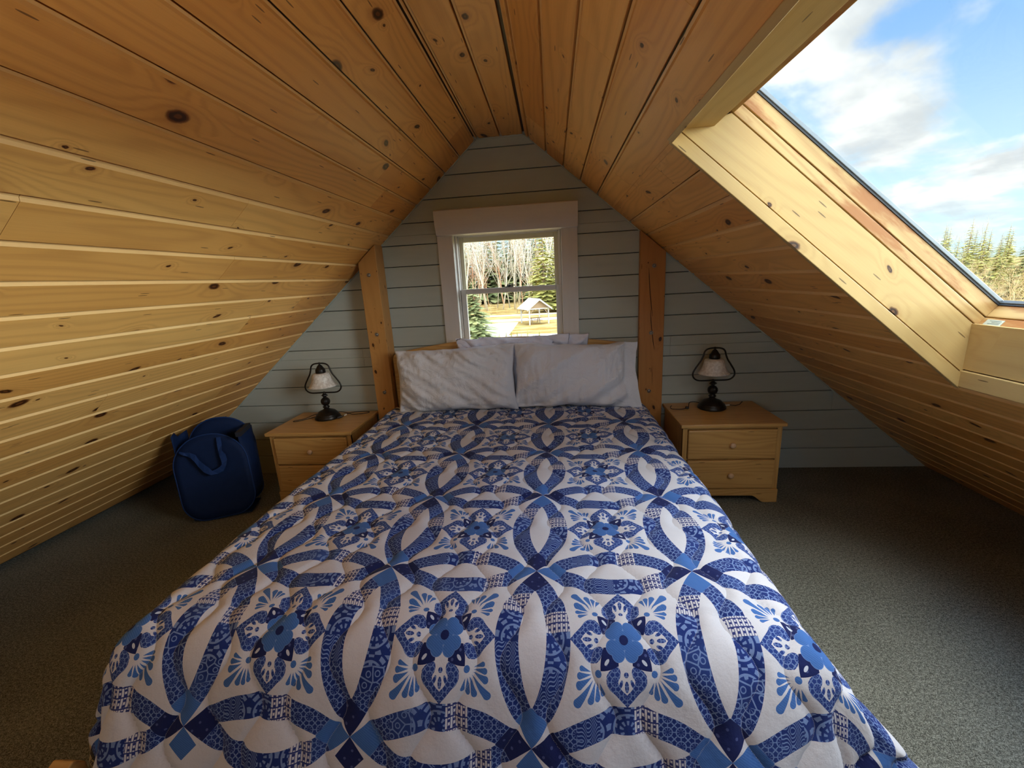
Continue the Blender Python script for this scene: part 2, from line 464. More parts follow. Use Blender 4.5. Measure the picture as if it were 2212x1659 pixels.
# gable wall: horizontal painted boards with a window hole
WX0, WX1, WZ0, WZ1 = -0.672, 0.076, 0.93, 1.765
mb = MB(); bh = 0.14111
def slope_x(z): return (-0.461 - (2.325 - z) / SL - 0.05, -0.155 + (2.330 - z) / SL + 0.05)
rw = random.Random(4)
wj = {6: [-1.42, 0.80], 9: [], 11: [1.1], 3: [1.9], 1: [-1.1], 14: []}
for k in range(17):
    z0, z1 = bh * k + .012, bh * (k + 1) + .012
    if k == 0: z0 = 0
    if k == 16: z1 = 2.345
    xa0, xb0 = slope_x(z0); xa1, xb1 = slope_x(z1)
    segs = []
    if z1 > WZ0 and z0 < WZ1:
        zl = z0; zh = z1
        if z0 < WZ0 < z1: segs.append((None, None, z0, WZ0)); zl = WZ0
        if z0 < WZ1 < z1: segs.append((None, None, WZ1, z1)); zh = WZ1
        segs += [(None, WX0, zl, zh), (WX1, None, zl, zh)]
    else: segs.append((None, None, z0, z1))
    for (l, rr, a, c) in segs:
        cuts = [j for j in wj.get(k, [])]
        parts = []; lo = l; 
        for j in cuts:
            if (lo is None or j > lo) and (rr is None or j < rr): parts.append((lo, j)); lo = j
        parts.append((lo, rr))
        for (p, q) in parts:
            xl0, xr0 = slope_x(a); xl1, xr1 = slope_x(c)
            if p is not None: xl0 = xl1 = p + .0006
            if q is not None: xr0 = xr1 = q - .0006
            gt = 0.0045 if c == z1 and k < 16 else 0
            rv = rw.random()
            # face toward room at y=3.0, tiny v-groove at the upper edge
            prof = [(3.0, a + 0.0012), (3.0, c - gt - .002), (3.004, c - gt), (3.02, c - gt), (3.02, a), (3.0015, a)]
            b0 = len(mb.v); n = len(prof)
            for side in (0, 1):
                for (y, z) in prof:
                    t = (z - a) / (c - a)
                    x = (xl0 + (xl1 - xl0) * t) if side == 0 else (xr0 + (xr1 - xr0) * t)
                    mb.v.append(Vector((x, y, z)))
            for i in range(n):
                j = (i + 1) % n
                ids = [b0 + i, b0 + j, b0 + n + j, b0 + n + i]
                mb.face(ids, [(mb.v[q2].x, mb.v[q2].z + rv * 5) for q2 in ids], rv)
            ids = [b0 + i for i in range(n)]; mb.face(ids, [(0, 0)] * n, rv); mb.face([i + n for i in ids], [(0, 0)] * n, rv)
# backing slab around the hole
def gslab(x0, x1, z0, z1): mb.box(x0, x1, 3.0205, 3.16, z0, z1, mi=1, r=.3)
def xl(z): return -0.461 - (2.325 - z) / SL - 0.10
def xr(z): return -0.155 + (2.330 - z) / SL + 0.10
def gpoly(pts): mb.prism([(x, z) for x, z in pts], 3.0205, 3.16, 1, mi=1, r=.3)
gpoly([(xl(0), 0), (WX0, 0), (WX0, WZ1), (xl(WZ1), WZ1)]); gpoly([(WX1, 0), (xr(0), 0), (xr(WZ1), WZ1), (WX1, WZ1)])
gpoly([(WX0, 0), (WX1, 0), (WX1, WZ0), (WX0, WZ0)]); gpoly([(xl(WZ1), WZ1), (xr(WZ1), WZ1), (xr(2.40), 2.40), (xl(2.40), 2.40)])
struct(mb.build('wall_gable', [M_WALL, simple('wall_core', (0.03, 0.03, 0.03), 0.8, nscale=10)]))
mb = MB(); RX0, RX1, RZ0, RZ1 = -0.85, 0.25, 0.85, 1.80
for pts in ([(xl(0), 0), (RX0, 0), (RX0, RZ1), (xl(RZ1), RZ1)], [(RX1, 0), (xr(0), 0), (xr(RZ1), RZ1), (RX1, RZ1)], [(RX0, 0), (RX1, 0), (RX1, RZ0), (RX0, RZ0)], [(xl(RZ1), RZ1), (xr(RZ1), RZ1), (xr(2.40), 2.40), (xl(2.40), 2.40)]):
    mb.prism(pts, YB - .12, YB, 1)
struct(mb.build('wall_rear', M_WALL))
rwn = struct(thing('added_rear_window', (-0.3, YB, RZ0)))  # unseen window added in the rear wall to bring light onto the ceiling
mb = MB()
mb.box(RX0 - .1, RX0 + .04, YB - .10, YB + .02, RZ0 - .05, RZ1 + .1, g=2); mb.box(RX1 - .04, RX1 + .1, YB - .10, YB + .02, RZ0 - .05, RZ1 + .1, g=2)
mb.box(RX0 + .04, RX1 - .04, YB - .10, YB + .02, RZ1 - .04, RZ1 + .1); mb.box(RX0 + .04, RX1 - .04, YB - .10, YB + .02, RZ0 - .05, RZ0 + .04); mb.box(RX0 + .04, RX1 - .04, YB - .08, YB - .03, 1.31, 1.35)
mb.build('frame', M_TRIM, rwn, bevel=.002)
mb = MB(); mb.box(RX0 + .03, RX1 - .03, YB - .06, YB - .055, RZ0 + .03, RZ1 - .03); mb.build('pane', M_GLASS, rwn)
# ragged caulk bead where the painted wall meets the boards
mb = MB()
def bead(p0, p1, n):
    pts = []
    for i in range(n + 1):
        t = i / n; p = Vector(p0).lerp(Vector(p1), t)
        j = (mnoise.noise(Vector((t * 40, p0[0], 3)))) * 0.004
        pts.append(p + Vector((j * .5, 0, j)))
    mb.tube(pts, 0.0045, 6)
bead((-2.9, 2.997, 0.235), (-0.463, 2.997, 2.321), 90); bead((-0.461, 2.997, 2.323), (-0.155, 2.997, 2.326), 16); bead((-0.153, 2.997, 2.327), (2.45, 2.997, 0.098), 90)
struct(mb.build('trim_1', M_WALL, smooth=True))

# ------------------------------------------------------------------ gable window
win = struct(thing('window_1', (-0.3, 3.0, WZ0)))
mb = MB()      # casing boards
mb.box(-0.772, -0.664, 2.978, 3.0, 0.93, 1.76, g=2); mb.box(0.068, 0.176, 2.978, 3.0, 0.93, 1.76, g=2)
mb.build('casing', M_TRIM, win, bevel=.002)
mb = MB(); mb.box(-0.80, 0.205, 2.93, 3.0, 0.905, 0.93); mb.build('sill', M_TRIM, win, bevel=.004)
mb = MB()      # jamb liner with its steps
for (a, y0, y1) in ((0.0, 3.0, 3.16), (0.012, 3.025, 3.14), (0.020, 3.06, 3.12)):
    mb.box(WX0 + a, WX0 + a + .010, y0, y1, WZ0, WZ1, g=2); mb.box(WX1 - a - .010, WX1 - a, y0, y1, WZ0, WZ1, g=2)
    mb.box(WX0 + a, WX1 - a, y0, y1, WZ1 - a - .010, WZ1 - a)
mb.box(WX0, WX1, 3.0, 3.16, WZ0 - .001, WZ0 + .02)
mb.build('frame', M_TRIM, win, bevel=.001)
def sash(x0, x1, z0, z1, y0, y1, st, top, bot, m, name):
    s = MB()
    s.box(x0, x0 + st, y0, y1, z0, z1, g=2); s.box(x1 - st, x1, y0, y1, z0, z1, g=2)
    s.box(x0 + st, x1 - st, y0, y1, z1 - top, z1); s.box(x0 + st, x1 - st, y0, y1, z0, z0 + bot)
    o = s.build(name, m, win, bevel=.003)
    g = MB(); g.box(x0 + st - .004, x1 - st + .004, (y0 + y1) / 2 - .002, (y0 + y1) / 2 + .002, z0 + bot - .004, z1 - top + .004)
    p = g.build('pane', M_GLASS, None); p.parent = o; p.location = (0, 0, 0)
    return o
SU = sash(-0.652, 0.057, 1.345, 1.742, 3.075, 3.105, 0.038, 0.040, 0.035, M_CREAM, 'upper_sash')
SB = sash(-0.648, 0.060, WZ0 + .02, 1.382, 3.035, 3.066, 0.036, 0.034, 0.05, M_SASH, 'lower_sash')
mb = MB()
mb.box(-0.33, -0.275, 3.040, 3.062, 1.382, 1.388); mb.lathe([(0, .0), (.011, .0), (.011, .008), (.006, .012), (0, .012)], 12, (-0.302, 3.051, 1.388))
mb.box(-0.302, -0.262, 3.046, 3.055, 1.392, 1.398)
mb.build('sash_lock', M_BRONZE, win, bevel=.001)
# rounded white box over the head of the window
mb = MB()
prof = [(3.0, 1.902), (2.925, 1.902)]
for i in range(9):
    a = i / 8; prof.append((2.918 + 0.030 * a ** 2.2 , 1.896 - 0.150 * a))
prof += [(3.0, 1.742)]
# prism along x: profile in (y,z)
mb.prism(prof, -0.768, 0.178, 0)
hb = mb.build('roller_blind_case', M_TRIM, win, bevel=.002)

# ------------------------------------------------------------------ roof window
sky = struct(thing('window_2', (1.0, 1.0, 1.5)))
def slp(s, d): # slope coordinates -> x,z
    t = Vector((1, 0, -SL)) / LR; n = Vector((SL, 0, 1)) / LR
    p = AR + t * s + n * d; return (p.x, p.z)
th = 0.012
# lining profile in (s,d): head runs level, sill runs plumb
def xz2sd(x, z):
    v = Vector((x, 0, z)) - AR; return (v.dot(Vector((1, 0, -SL)) / LR), v.dot(Vector((SL, 0, 1)) / LR))
head_in = (0.447, 1.884); head_out = (0.546, 1.884)
sill_lo = (1.437, 0.985); sill_hi = (1.449, 1.196)
gS0, gS1, gD = 0.845, 1.962, 0.272
# side linings (far and near): polygon between ceiling plane, head, frame, sill
def side(y0, y1, name):
    m = MB()
    pts = [slp(S0S - .006, 0.042), slp(S0S + .07, 0.178), slp(S1S - .10, 0.178), (sill_lo[0] + .004, slp(S1S - .03, .042)[1]), slp(S1S - .03, .042)]
    a = xz2sd(*head_in); 
    prof = [(0.745, 0.044), (0.752, 0.06), (0.84, 0.176), (1.966, 0.176), (2.06, 0.044)]
    # local frame: x=s, z=d ; extrude along y but keep the grain along s
    M = FR; base = len(m.v); n = len(prof); r = .37 if y0 > 1 else .71
    for y in (y0, y1):
        for (s_, d_) in prof: m.v.append(M @ Vector((s_, y, d_)))
    for i in range(n):
        j = (i + 1) % n
        m.face([base + i, base + j, base + n + j, base + n + i], [prof[i], prof[j], prof[j], prof[i]], r)
    m.face([base + i for i in range(n)], [(p[0], p[1]) for p in prof], r); m.face([base + n + i for i in range(n)], [(p[0], p[1]) for p in prof], r)
    m.build(name, M_PINE_T, sky)
    # casing strip at the ceiling edge, standing proud of the lining
    m = MB(); s_ = 1 if y0 > 1 else -1
    yy = (y0 - 0.007, y0 + .012) if s_ > 0 else (y1 - .012, y1 + .007)
    m.box(0.738, 2.094, yy[0], yy[1], -0.004, 0.038, g=0, M=FR)
    m.build('edge_casing', M_PINE_T, sky, bevel=.002)
side(Y1S, Y1S + th, 'side_lining'); side(Y0S - th, Y0S, 'side_lining')
# head lining (level) and sill lining (plumb)
m = MB(); m.box(head_in[0] - .012, head_out[0], Y0S, Y1S, 1.884, 1.896, g=1); m.build('head_lining', M_PINE_T, sky, bevel=.001)
m = MB(); m.box(sill_lo[0], sill_lo[0] + .012, Y0S, Y1S, 1.036, 1.196, g=1); m.build('sill_lining', M_PINE_T, sky)
m = MB(); m.box(sill_lo[0] - .010, sill_lo[0] + .012, Y0S - .01, Y1S, 0.974, 1.032, g=1); m.build('sill_casing', M_PINE_T, sky, bevel=.002)
m = MB(); m.box(0.727, 0.747, Y0S - .01, Y1S, -0.003, 0.062, g=1, M=FR); m.build('head_casing', M_PINE_T, sky, bevel=.002)
# outer frame: two stepped members per side
def fr(d0, d1, inset, name, mt, bev=.002, st=.06):
    m = MB()
    m.box(gS0 - st, gS1 + st, Y1S - inset, Y1S + st, d0, d1, g=0, M=FR)
    m.box(gS0 - st, gS1 + st, Y0S - st, Y0S + inset, d0, d1, g=0, M=FR)
    m.box(gS0 - st, gS0 + inset, Y0S + inset, Y1S - inset, d0, d1, g=1, M=FR)
    m.box(gS1 - inset, gS1 + st, Y0S + inset, Y1S - inset, d0, d1, g=1, M=FR)
    return m.build(name, mt, sky, bevel=bev)
fr(0.180, 0.213, 0.000, 'outer_frame', M_PINE_F)
fs = fr(0.217, 0.264, 0.000, 'sash_frame', M_PINE_F)
fr(0.213, 0.218, -0.010, 'frame_gap', M_GASKET, 0)
fr(0.264, 0.270, 0.003, 'black_seal', M_GASKET, 0)
fr(0.270, 0.283, 0.006, 'glazing_bead', M_ALU, .002)
m = MB(); m.box(gS0 - .01, gS1 + .01, Y0S - .01, Y1S + .01, 0.283, 0.289, M=FR)
m.build('pane', M_GLASS, sky)
m = MB()   # small maker's plate on the sill member
m.box(gS1 - .0015, gS1 + .001, Y1S - .075, Y1S - .018, 0.184, 0.206, g=1, M=FR)
pl = m.build('label_plate', M_PLATE, sky)
m = MB()
for k in range(3): m.box(gS1 - .0022, gS1 - .0015, Y1S - .068, Y1S - (.030 if k != 1 else .04), 0.189 + k * .0055, 0.1905 + k * .0055, M=FR)
o = m.build('print', M_PRINT, None); o.parent = pl; o.location = (0, 0, 0)
# outside weather curb
m = MB()
for (a, c, p, q) in ((gS0 - .13, gS0 - .05, Y0S - .13, Y1S + .13), (gS1 + .05, gS1 + .13, Y0S - .13, Y1S + .13)): m.box(a, c, p, q, .20, .30, M=FR)
for (p, q) in ((Y0S - .13, Y0S - .05), (Y1S + .05, Y1S + .13)): m.box(gS0 - .05, gS1 + .05, p, q, .20, .30, M=FR)
m.build('flashing', M_GASKET, sky)
# daylight portals
for nm, loc, rot, sx, sy in (('portal_roof', FR @ Vector(((gS0 + gS1) / 2, (Y0S + Y1S) / 2, 0.30)), None, 1.20, 1.27), ('portal_gable', Vector((-0.3, 3.17, 1.345)), None, 0.74, 0.83), ('portal_rear', Vector((-0.3, YB - .13, 1.325)), None, 1.1, 0.95)):
    l = bpy.data.lights.new(nm, 'AREA'); l.shape = 'RECTANGLE'; l.size = sx; l.size_y = sy; l.cycles.is_portal = True
    o = bpy.data.objects.new(nm, l); C.objects.link(o); o.location = loc
    if nm == 'portal_roof':
        z = -Vector((SL, 0, 1)) / LR   # light shines down into the room: local -Z = inward
        zz = -z; xx = Vector((1, 0, -SL)) / LR; yy = zz.cross(xx)
        R = Matrix((xx, yy, zz)).transposed(); o.rotation_euler = R.to_euler()
    else:
        zz = Vector((0, 1 if nm == 'portal_gable' else -1, 0)); xx = Vector((1, 0, 0)); yy = zz.cross(xx); R = Matrix((xx, yy, zz)).transposed(); o.rotation_euler = R.to_euler()

# ------------------------------------------------------------------ posts
def post(x0, x1, y0, mt, bolts, label, xs):
    t = thing('timber_post', ((x0 + x1) / 2, (y0 + 3) / 2, 0), label, 'post')
    m = MB(); y1 = 2.999
    base = len(m.v); zl, zr = xs
    P = [(x0, y0), (x1, y0), (x1, y1), (x0, y1)]
    for (x, y) in P: m.v.append(Vector((x, y, 0)))
    for (x, y) in P: m.v.append(Vector((x, y, zl if x == x0 else zr)))
    for i in range(4):
        j = (i + 1) % 4
        ids = [base + i, base + j, base + 4 + j, base + 4 + i]
        m.face(ids, [(m.v[q].z, (m.v[q].x if abs(P[i][1] - P[j][1]) < 1e-6 else m.v[q].y) + i * .31) for q in ids], .4 + x0)
    m.face([base + 4 + i for i in range(4)], [(0, 0)] * 4, .2); m.face([base + 3 - i for i in range(4)], [(0, 0)] * 4, .2)
    m.build('timber', mt, t, bevel=.004)
    for (bx, bz) in bolts:
        b = MB(); ax = Matrix.Rotation(PI / 2, 4, 'X')
        b.lathe([(0.010, .0), (.0135, .0), (.0135, .003), (.010, .003), (.010, .0)], 20, (bx, y0, bz), axis=ax)
        b.lathe([(0, .006), (.006, .006), (.0085, .003), (.0095, .0)], 20, (bx, y0, bz), axis=ax)
        b.build('bolt', M_STEEL, t, smooth=True)
    return t
def zs_l(x): return 2.325 + SL * (x + 0.461) - .006
def zs_r(x): return 2.330 - SL * (x + 0.155) - .006
pL = post(-1.303, -1.172, 2.867, M_POST_L, [(-1.238, 1.515), (-1.236, 1.11), (-1.235, .69)], 'pale knotty timber post between the left lamp and the bed, side face showing', (zs_l(-1.303), zs_l(-1.172)))
pR = post(0.578, 0.742, 2.952, M_POST, [(0.668, 1.47), (0.658, 1.03), (0.652, .62)], 'reddish-brown timber post with long splits, right of the headboard', (zs_r(.578), zs_r(.742)))
M_SPLIT = simple('split_shadow', (0.03, 0.008, 0.003), .9, nscale=20)
def split(pts, w):   # drying splits in the right post
    mb = MB()
    for i in range(len(pts) - 1):
        (x0, z0), (x1, z1) = pts[i], pts[i + 1]
        w0 = w * (0.25 if i == 0 else 1); w1 = w * (0.25 if i == len(pts) - 2 else 1)
        mb.prism([(x0 - w0, z0), (x0 + w0, z0), (x1 + w1, z1), (x1 - w1, z1)], 2.9512, 2.9525, 1)
    mb.build('split', M_SPLIT, pR)
split([(.634, 1.46), (.637, 1.40), (.645, 1.30), (.656, 1.20), (.664, 1.14)], .0022)
split([(.650, 1.19), (.655, 1.11), (.664, 1.03), (.672, .97), (.682, .91)], .0022)
split([(.668, .80), (.672, .74), (.674, .66)], .0012)

# ------------------------------------------------------------------ quilt material (double wedding rings and medallions, in repeats)
def fcurve(x, pts):
    n = X.nt.nodes.new('ShaderNodeFloatCurve'); X.put(n.inputs['Value'], x)
    c = n.mapping.curves[0]
    c.points[0].location = pts[0]; c.points[-1].location = pts[-1]
    for p in pts[1:-1]: c.points.new(*p)
    n.mapping.update()
    return X(n.outputs[0])
def quilt_mat():
    m, b = mat('quilt_cotton', 0.85, 0.15)
    U, V, _ = sep(uvn('pat'))
    du_, dv_ = noi(vec(U * 1.3, V * 1.3, 4.0), 1.0, 2.0) - 0.5, noi(vec(U * 1.3, V * 1.3, 9.0), 1.0, 2.0) - 0.5
    U = U + du_ * 0.03; V = V + dv_ * 0.03
    WHITE = (0.63, 0.605, 0.62); NAVY = (0.010, 0.016, 0.085); MID = (0.045, 0.125, 0.36); BLUE = (0.012, 0.028, 0.15); LINE = (0.27, 0.38, 0.64)
    # --- small prints
    def ringprint(s, dark=BLUE):
        gx = U * s; gy = V * s
        fx = xfrac(gx) - 0.5; fy = xfrac(gy) - 0.5
        r = hyp(fx, fy); an = X.m('ARCTAN2', fy, fx)
        l = (xabs(r - 0.36) < 0.04) | ((xabs(r - 0.20) < 0.10) & (xabs(xsin(an * 4.0)) < 0.33)) | ((r > 0.43) & (xabs(xabs(fx) - xabs(fy)) < 0.06)) | ((r > 0.40) & (xmin(xabs(fx), xabs(fy)) < 0.035))
        return l
    p1 = ringprint(15.0)
    # scrolls: voronoi ridges
    v2 = voro(vec(U, V), 17.0, 'DISTANCE_TO_EDGE', 0.8); v3 = voro(vec(U, V), 17.0, 'F1', 0.8)
    p2 = (X(v2.outputs['Distance']) < 0.06) | (xabs(X(v3.outputs['Distance']) - 0.22) < 0.045)
    # ogee diamonds
    ox = xabs(xfrac(U * 7.0) - 0.5); oy = xabs(xfrac(V * 7.0) - 0.5)
    p3 = xsin((ox + oy + 0.10 * xsin(U * 88.0)) * 50.0) > 0.45
    # striped white print
    st = xabs(xfrac(U * 74.0) - 0.5) 
    dots = (hyp(xfrac(U * 37.0) - 0.5, (xfrac(V * 37.0) - 0.5)) < 0.27) | (xabs(xfrac(V * 18.0) - 0.5) < 0.07)
    p4 = ((st > 0.13) & dots.inv())
    # petals fan print
    fr_ = hyp(xfrac(U * 5.0) - 0.5, xfrac(V * 5.0) - 0.5); fa = X.m('ARCTAN2', xfrac(V * 5.0) - 0.5, xfrac(U * 5.0) - 0.5)
    p5 = ((xsin(fa * 9.0) > 0.1) & (fr_ > 0.12) & (xabs(xfrac(fr_ * 6.0) - 0.5) > 0.18)) | (xabs(fr_ - 0.36) < 0.025)
    # --- leaves between the knots
    def leaf(along, across):
        a = xfrac(along); bb = xabs(across)
        w = a * (1.0 - a) * 0.84
        outer = bb < w
        q = (a - 0.5) / 0.315
        inner = bb < (1.0 - q * q) * 0.078
        e = xmin(a, 1.0 - a)
        kite = (e < (0.195 - bb * 0.95)) & outer
        return outer, inner, kite, a
    rU = X.m('ROUND', U); rV = X.m('ROUND', V)
    oh, ih, kh, ah = leaf(U, V - rV)
    ov, iv, kv, av = leaf(V, U - rU)
    par = xfrac((rU + rV) * 0.5) < 0.25
    isv = ov & oh.inv() | (ov & (kv > 0.5))
    # print choice by place along the band
    def choose(a, sgn):
        seg = a + sgn * 0.13
        s1 = sstep(seg, 0.0, 1.0)
        k = X.m('ADD', seg * 1.0, 0.0)
        f12 = p1
        pat = mixf(k > 0.30, p1, p3); pat = mixf(k > 0.42, pat, p5); pat = mixf(k > 0.60, pat, p4); pat = mixf(k > 0.72, pat, p1)
        return pat, (k > 0.60) & (k < 0.72), (k > 0.30) & (k < 0.42)
    def mixf(f, a, c): return a * (1.0 - f) + c * f
    sgh = (V - rV) > 0.0; sgv = (U - rU) > 0.0
    along = mixf(isv, ah, av); sg = mixf(isv, sgh, sgv)
    cell = xfrac(xsin((xfloor(U) * 12.9 + xfloor(V) * 78.2 + isv * 3.1 + sg * 7.7)) * 43.7)
    pat, white4, seg3 = choose(along, sg - 0.5)
    pat = mixf((cell > 0.62) & (white4 < 0.5) & (seg3 > 0.5), pat, p2)
    basec = mixc(white4, BLUE, (0.03, 0.04, 0.16))
    bandc = mixc(pat * mixf(white4, 0.62, 1.0), basec, mixc(white4, LINE, WHITE))
    tone = noi(vec(U * 2.3, V * 2.3, 3.0), 1.0, 2.0)
    bandc = mixc(sstep(tone, 0.5, 0.8) * 0.35, bandc, (0.08, 0.16, 0.42))
    # --- kites at the knots
    kpar_h = par; kpar_v = 1.0 - par
    weave = xsin((U * 0.7 + V) * 520.0) * 0.5 + 0.5
    midc = mixc(weave * 0.5, MID, (0.09, 0.21, 0.48))
    fl = xsin(U * 75.0) * xsin(V * 75.0) > 0.86
    navc = mixc(fl * 0.5, NAVY, (0.12, 0.15, 0.34))
    kh_c = mixc(kpar_h, navc, midc); kv_c = mixc(kpar_v, navc, midc)
    # --- medallion, folded to one octant
    mx_ = xabs(xfrac(U) - 0.5); my_ = xabs(xfrac(V) - 0.5)
    hi = xmax(mx_, my_); lo = xmin(mx_, my_)
    flower = (hyp(hi, lo) < 0.070) | (hyp(hi - 0.064, lo - 0.034) < 0.036)
    lobeline = (xabs(hyp(hi - 0.064, lo - 0.034) - 0.036) < 0.0022) & (hyp(hi, lo) > 0.045)
    eye = hyp(hi, lo) < 0.024
    d = (hi + lo) * 0.7071; e = (hi - lo) * 0.7071
    lw = (0.185 - d) * 0.9
    leafn = (hi < (0.134 - (0.13 - lo) * (0.13 - lo) * 2.4)) & (lo > 0.036)
    fleck = hyp((d - 0.139) / 0.017, e / 0.008) < 1.0
    # crown on the axis
    sc_ = hi / 0.4
    fo = fcurve(sc_, [(0.0, 0.0), (0.265, 0.0), (0.30, 0.14), (0.36, 0.235), (0.44, 0.262), (0.51, 0.235), (0.58, 0.15), (0.66, 0.075), (0.745, 0.0), (1.0, 0.0)]) * 0.4
    fi = fcurve(sc_, [(0.0, 0.30), (0.27, 0.12), (0.33, 0.075), (0.39, 0.08), (0.44, 0.108), (0.48, 0.100), (0.54, 0.055), (0.59, 0.0), (1.0, 0.0)]) * 0.4
    crown = ((lo < fo) & (lo > fi) & (hi > 0.106)) | ((hyp(hi - 0.142, lo - 0.078) < 0.030))
    crown = crown & (hi > 0.11) & (lo < fo + 0.003)
    def ell(cx_, cy_, rx, ry, rot=0.0):
        c_, s_ = math.cos(rot), math.sin(rot); x_ = hi - cx_; y_ = lo - cy_
        return hyp((x_ * c_ + y_ * s_) / rx, (y_ * c_ - x_ * s_) / ry) < 1.0
    seeds = ell(0.150, 0, 0.012, 0.012) | ell(0.200, 0, 0.024, 0.0105) | ell(0.188, 0.030, 0.019, 0.0085, 0.45)
    # fan on the diagonal
    def petal(ang, p0, p1, W):
        a_ = math.radians(45 + ang) if False else math.radians(45 - ang)
        c_, s_ = math.cos(a_), math.sin(a_)
        x_ = hi - 0.150; y_ = lo - 0.150
        p = x_ * c_ + y_ * s_; q = xabs(y_ * c_ - x_ * s_)
        w = (p - p0) * (W / (p1 - W - p0))
        return ((q < w) & (p < p1 - W)) | (hyp(p - (p1 - W), q) < W)
    fan = petal(0, .032, .175, .0215) | petal(23, .032, .122, .0170) | petal(43, .032, .108, .0140) | petal(62, .034, .098, .0115)
    fan = fan | petal(-23, .032, .122, .0170)
    fdot = hyp(hi - 0.146, lo - 0.146) < 0.0165
    col = mixc(0.0, WHITE, WHITE)
    col = mixc((fan | fdot) & (crown < 0.5), col, midc)
    p1b = ringprint(17.0)
    col = mixc(crown | seeds, col, mixc(p1b * 0.55, (0.02, 0.045, 0.20), LINE))
    col = mixc(leafn, col, navc)
    col = mixc(leafn & fleck, col, (0.55, 0.58, 0.66))
    col = mixc(flower, col, mixc(lobeline * 0.4, midc, (0.3, 0.42, 0.7)))
    col = mixc(eye, col, NAVY)
    # --- leaves over everything
    col = mixc((oh & (ih < 0.5)) | (ov & (iv < 0.5)), col, bandc)
    col = mixc(kh, col, kh_c); col = mixc(kv, col, kv_c)
    # --- foot border: beyond the last knots only the kites remain, then a dark scalloped band
    beyond = V < -1.0
    sc2 = (V + 1.0)
    dk = (sc2 < (-0.235 - 0.045 * xabs(xsin(U * 3.1416)))) 
    bcol = mixc(0.0, WHITE, WHITE)
    q_ = xabs(U - rU); ee = -1.0 * sc2
    kt = (q_ < ee * 0.80) & (ee < (0.185 - q_ * 1.0))
    bcol = mixc(kt, bcol, mixc(kpar_v, navc, midc))
    bcol = mixc(oh & (ih < 0.5) & (ee < 0.25), bcol, bandc)
    bcol = mixc(kh & (ee < 0.25), bcol, kh_c)
    bcol = mixc(dk, bcol, mixc(p2 * 0.5, (0.018, 0.035, 0.16), LINE))
    col = mixc(beyond, col, bcol)
    thread = noi(vec(U * 190.0, V * 190.0), 1.0, 2.0)
    col = mixc((thread - 0.4) * 0.22, col, (0.0, 0.0, 0.0))
    X.put(b.inputs['Base Color'], col)
    b.inputs['Sheen Weight'].default_value = 0.08
    wr = noi(vec(U * 7.0, V * 7.0, 1.0), 1.0, 4.0, 0.6)
    ca_, cb_, _ = sep(uvn('cloth'))
    kk = (ca_ + 0.02) / 0.108; wob = xsin(cb_ * (2 * PI / 0.215)) * 0.026
    k0 = xfloor(kk)
    best = None
    for dq in (-1.0, 0.0, 1.0, 2.0):
        q = k0 + dq; s = (xfrac(q * 0.5) > 0.25) * 2.0 - 1.0
        dd = xabs(ca_ + 0.02 - q * 0.108 - s * wob)
        best = dd if best is None else xmin(best, dd)
    seam = 1.0 - xexp(-1.0 * best / 0.0045)
    stitch = (xsin(cb_ * 2200.0) > 0.0) & (best < 0.0009)
    col = mixc(stitch * 0.35, col, (0.75, 0.75, 0.8)); X.put(b.inputs['Base Color'], col)
    X.put(b.inputs['Normal'], bump(wr * 0.8 + thread * 0.05 + seam * 0.55, 0.5, 0.010))
    return m
M_QUILT = quilt_mat()
def linen(name, col):
    m, b = mat(name, 0.85, 0.15)
    co = objco()
    n = noi(co, 9.0, 5.0, 0.6, 0.6); n2 = noi(co, 400.0, 2.0)
    X.put(b.inputs['Base Color'], mixc(n, tuple(c * .95 for c in col), col))
    X.put(b.inputs['Normal'], bump(n * 1.0 + n2 * 0.02, 0.8, 0.02)); return m
M_LINEN = linen('pillow_linen', (0.66, 0.66, 0.70))
M_LINEN_B = linen('pillow_linen_back', (0.76, 0.76, 0.86))
M_MATT = linen('mattress_ticking', (0.70, 0.69, 0.68))

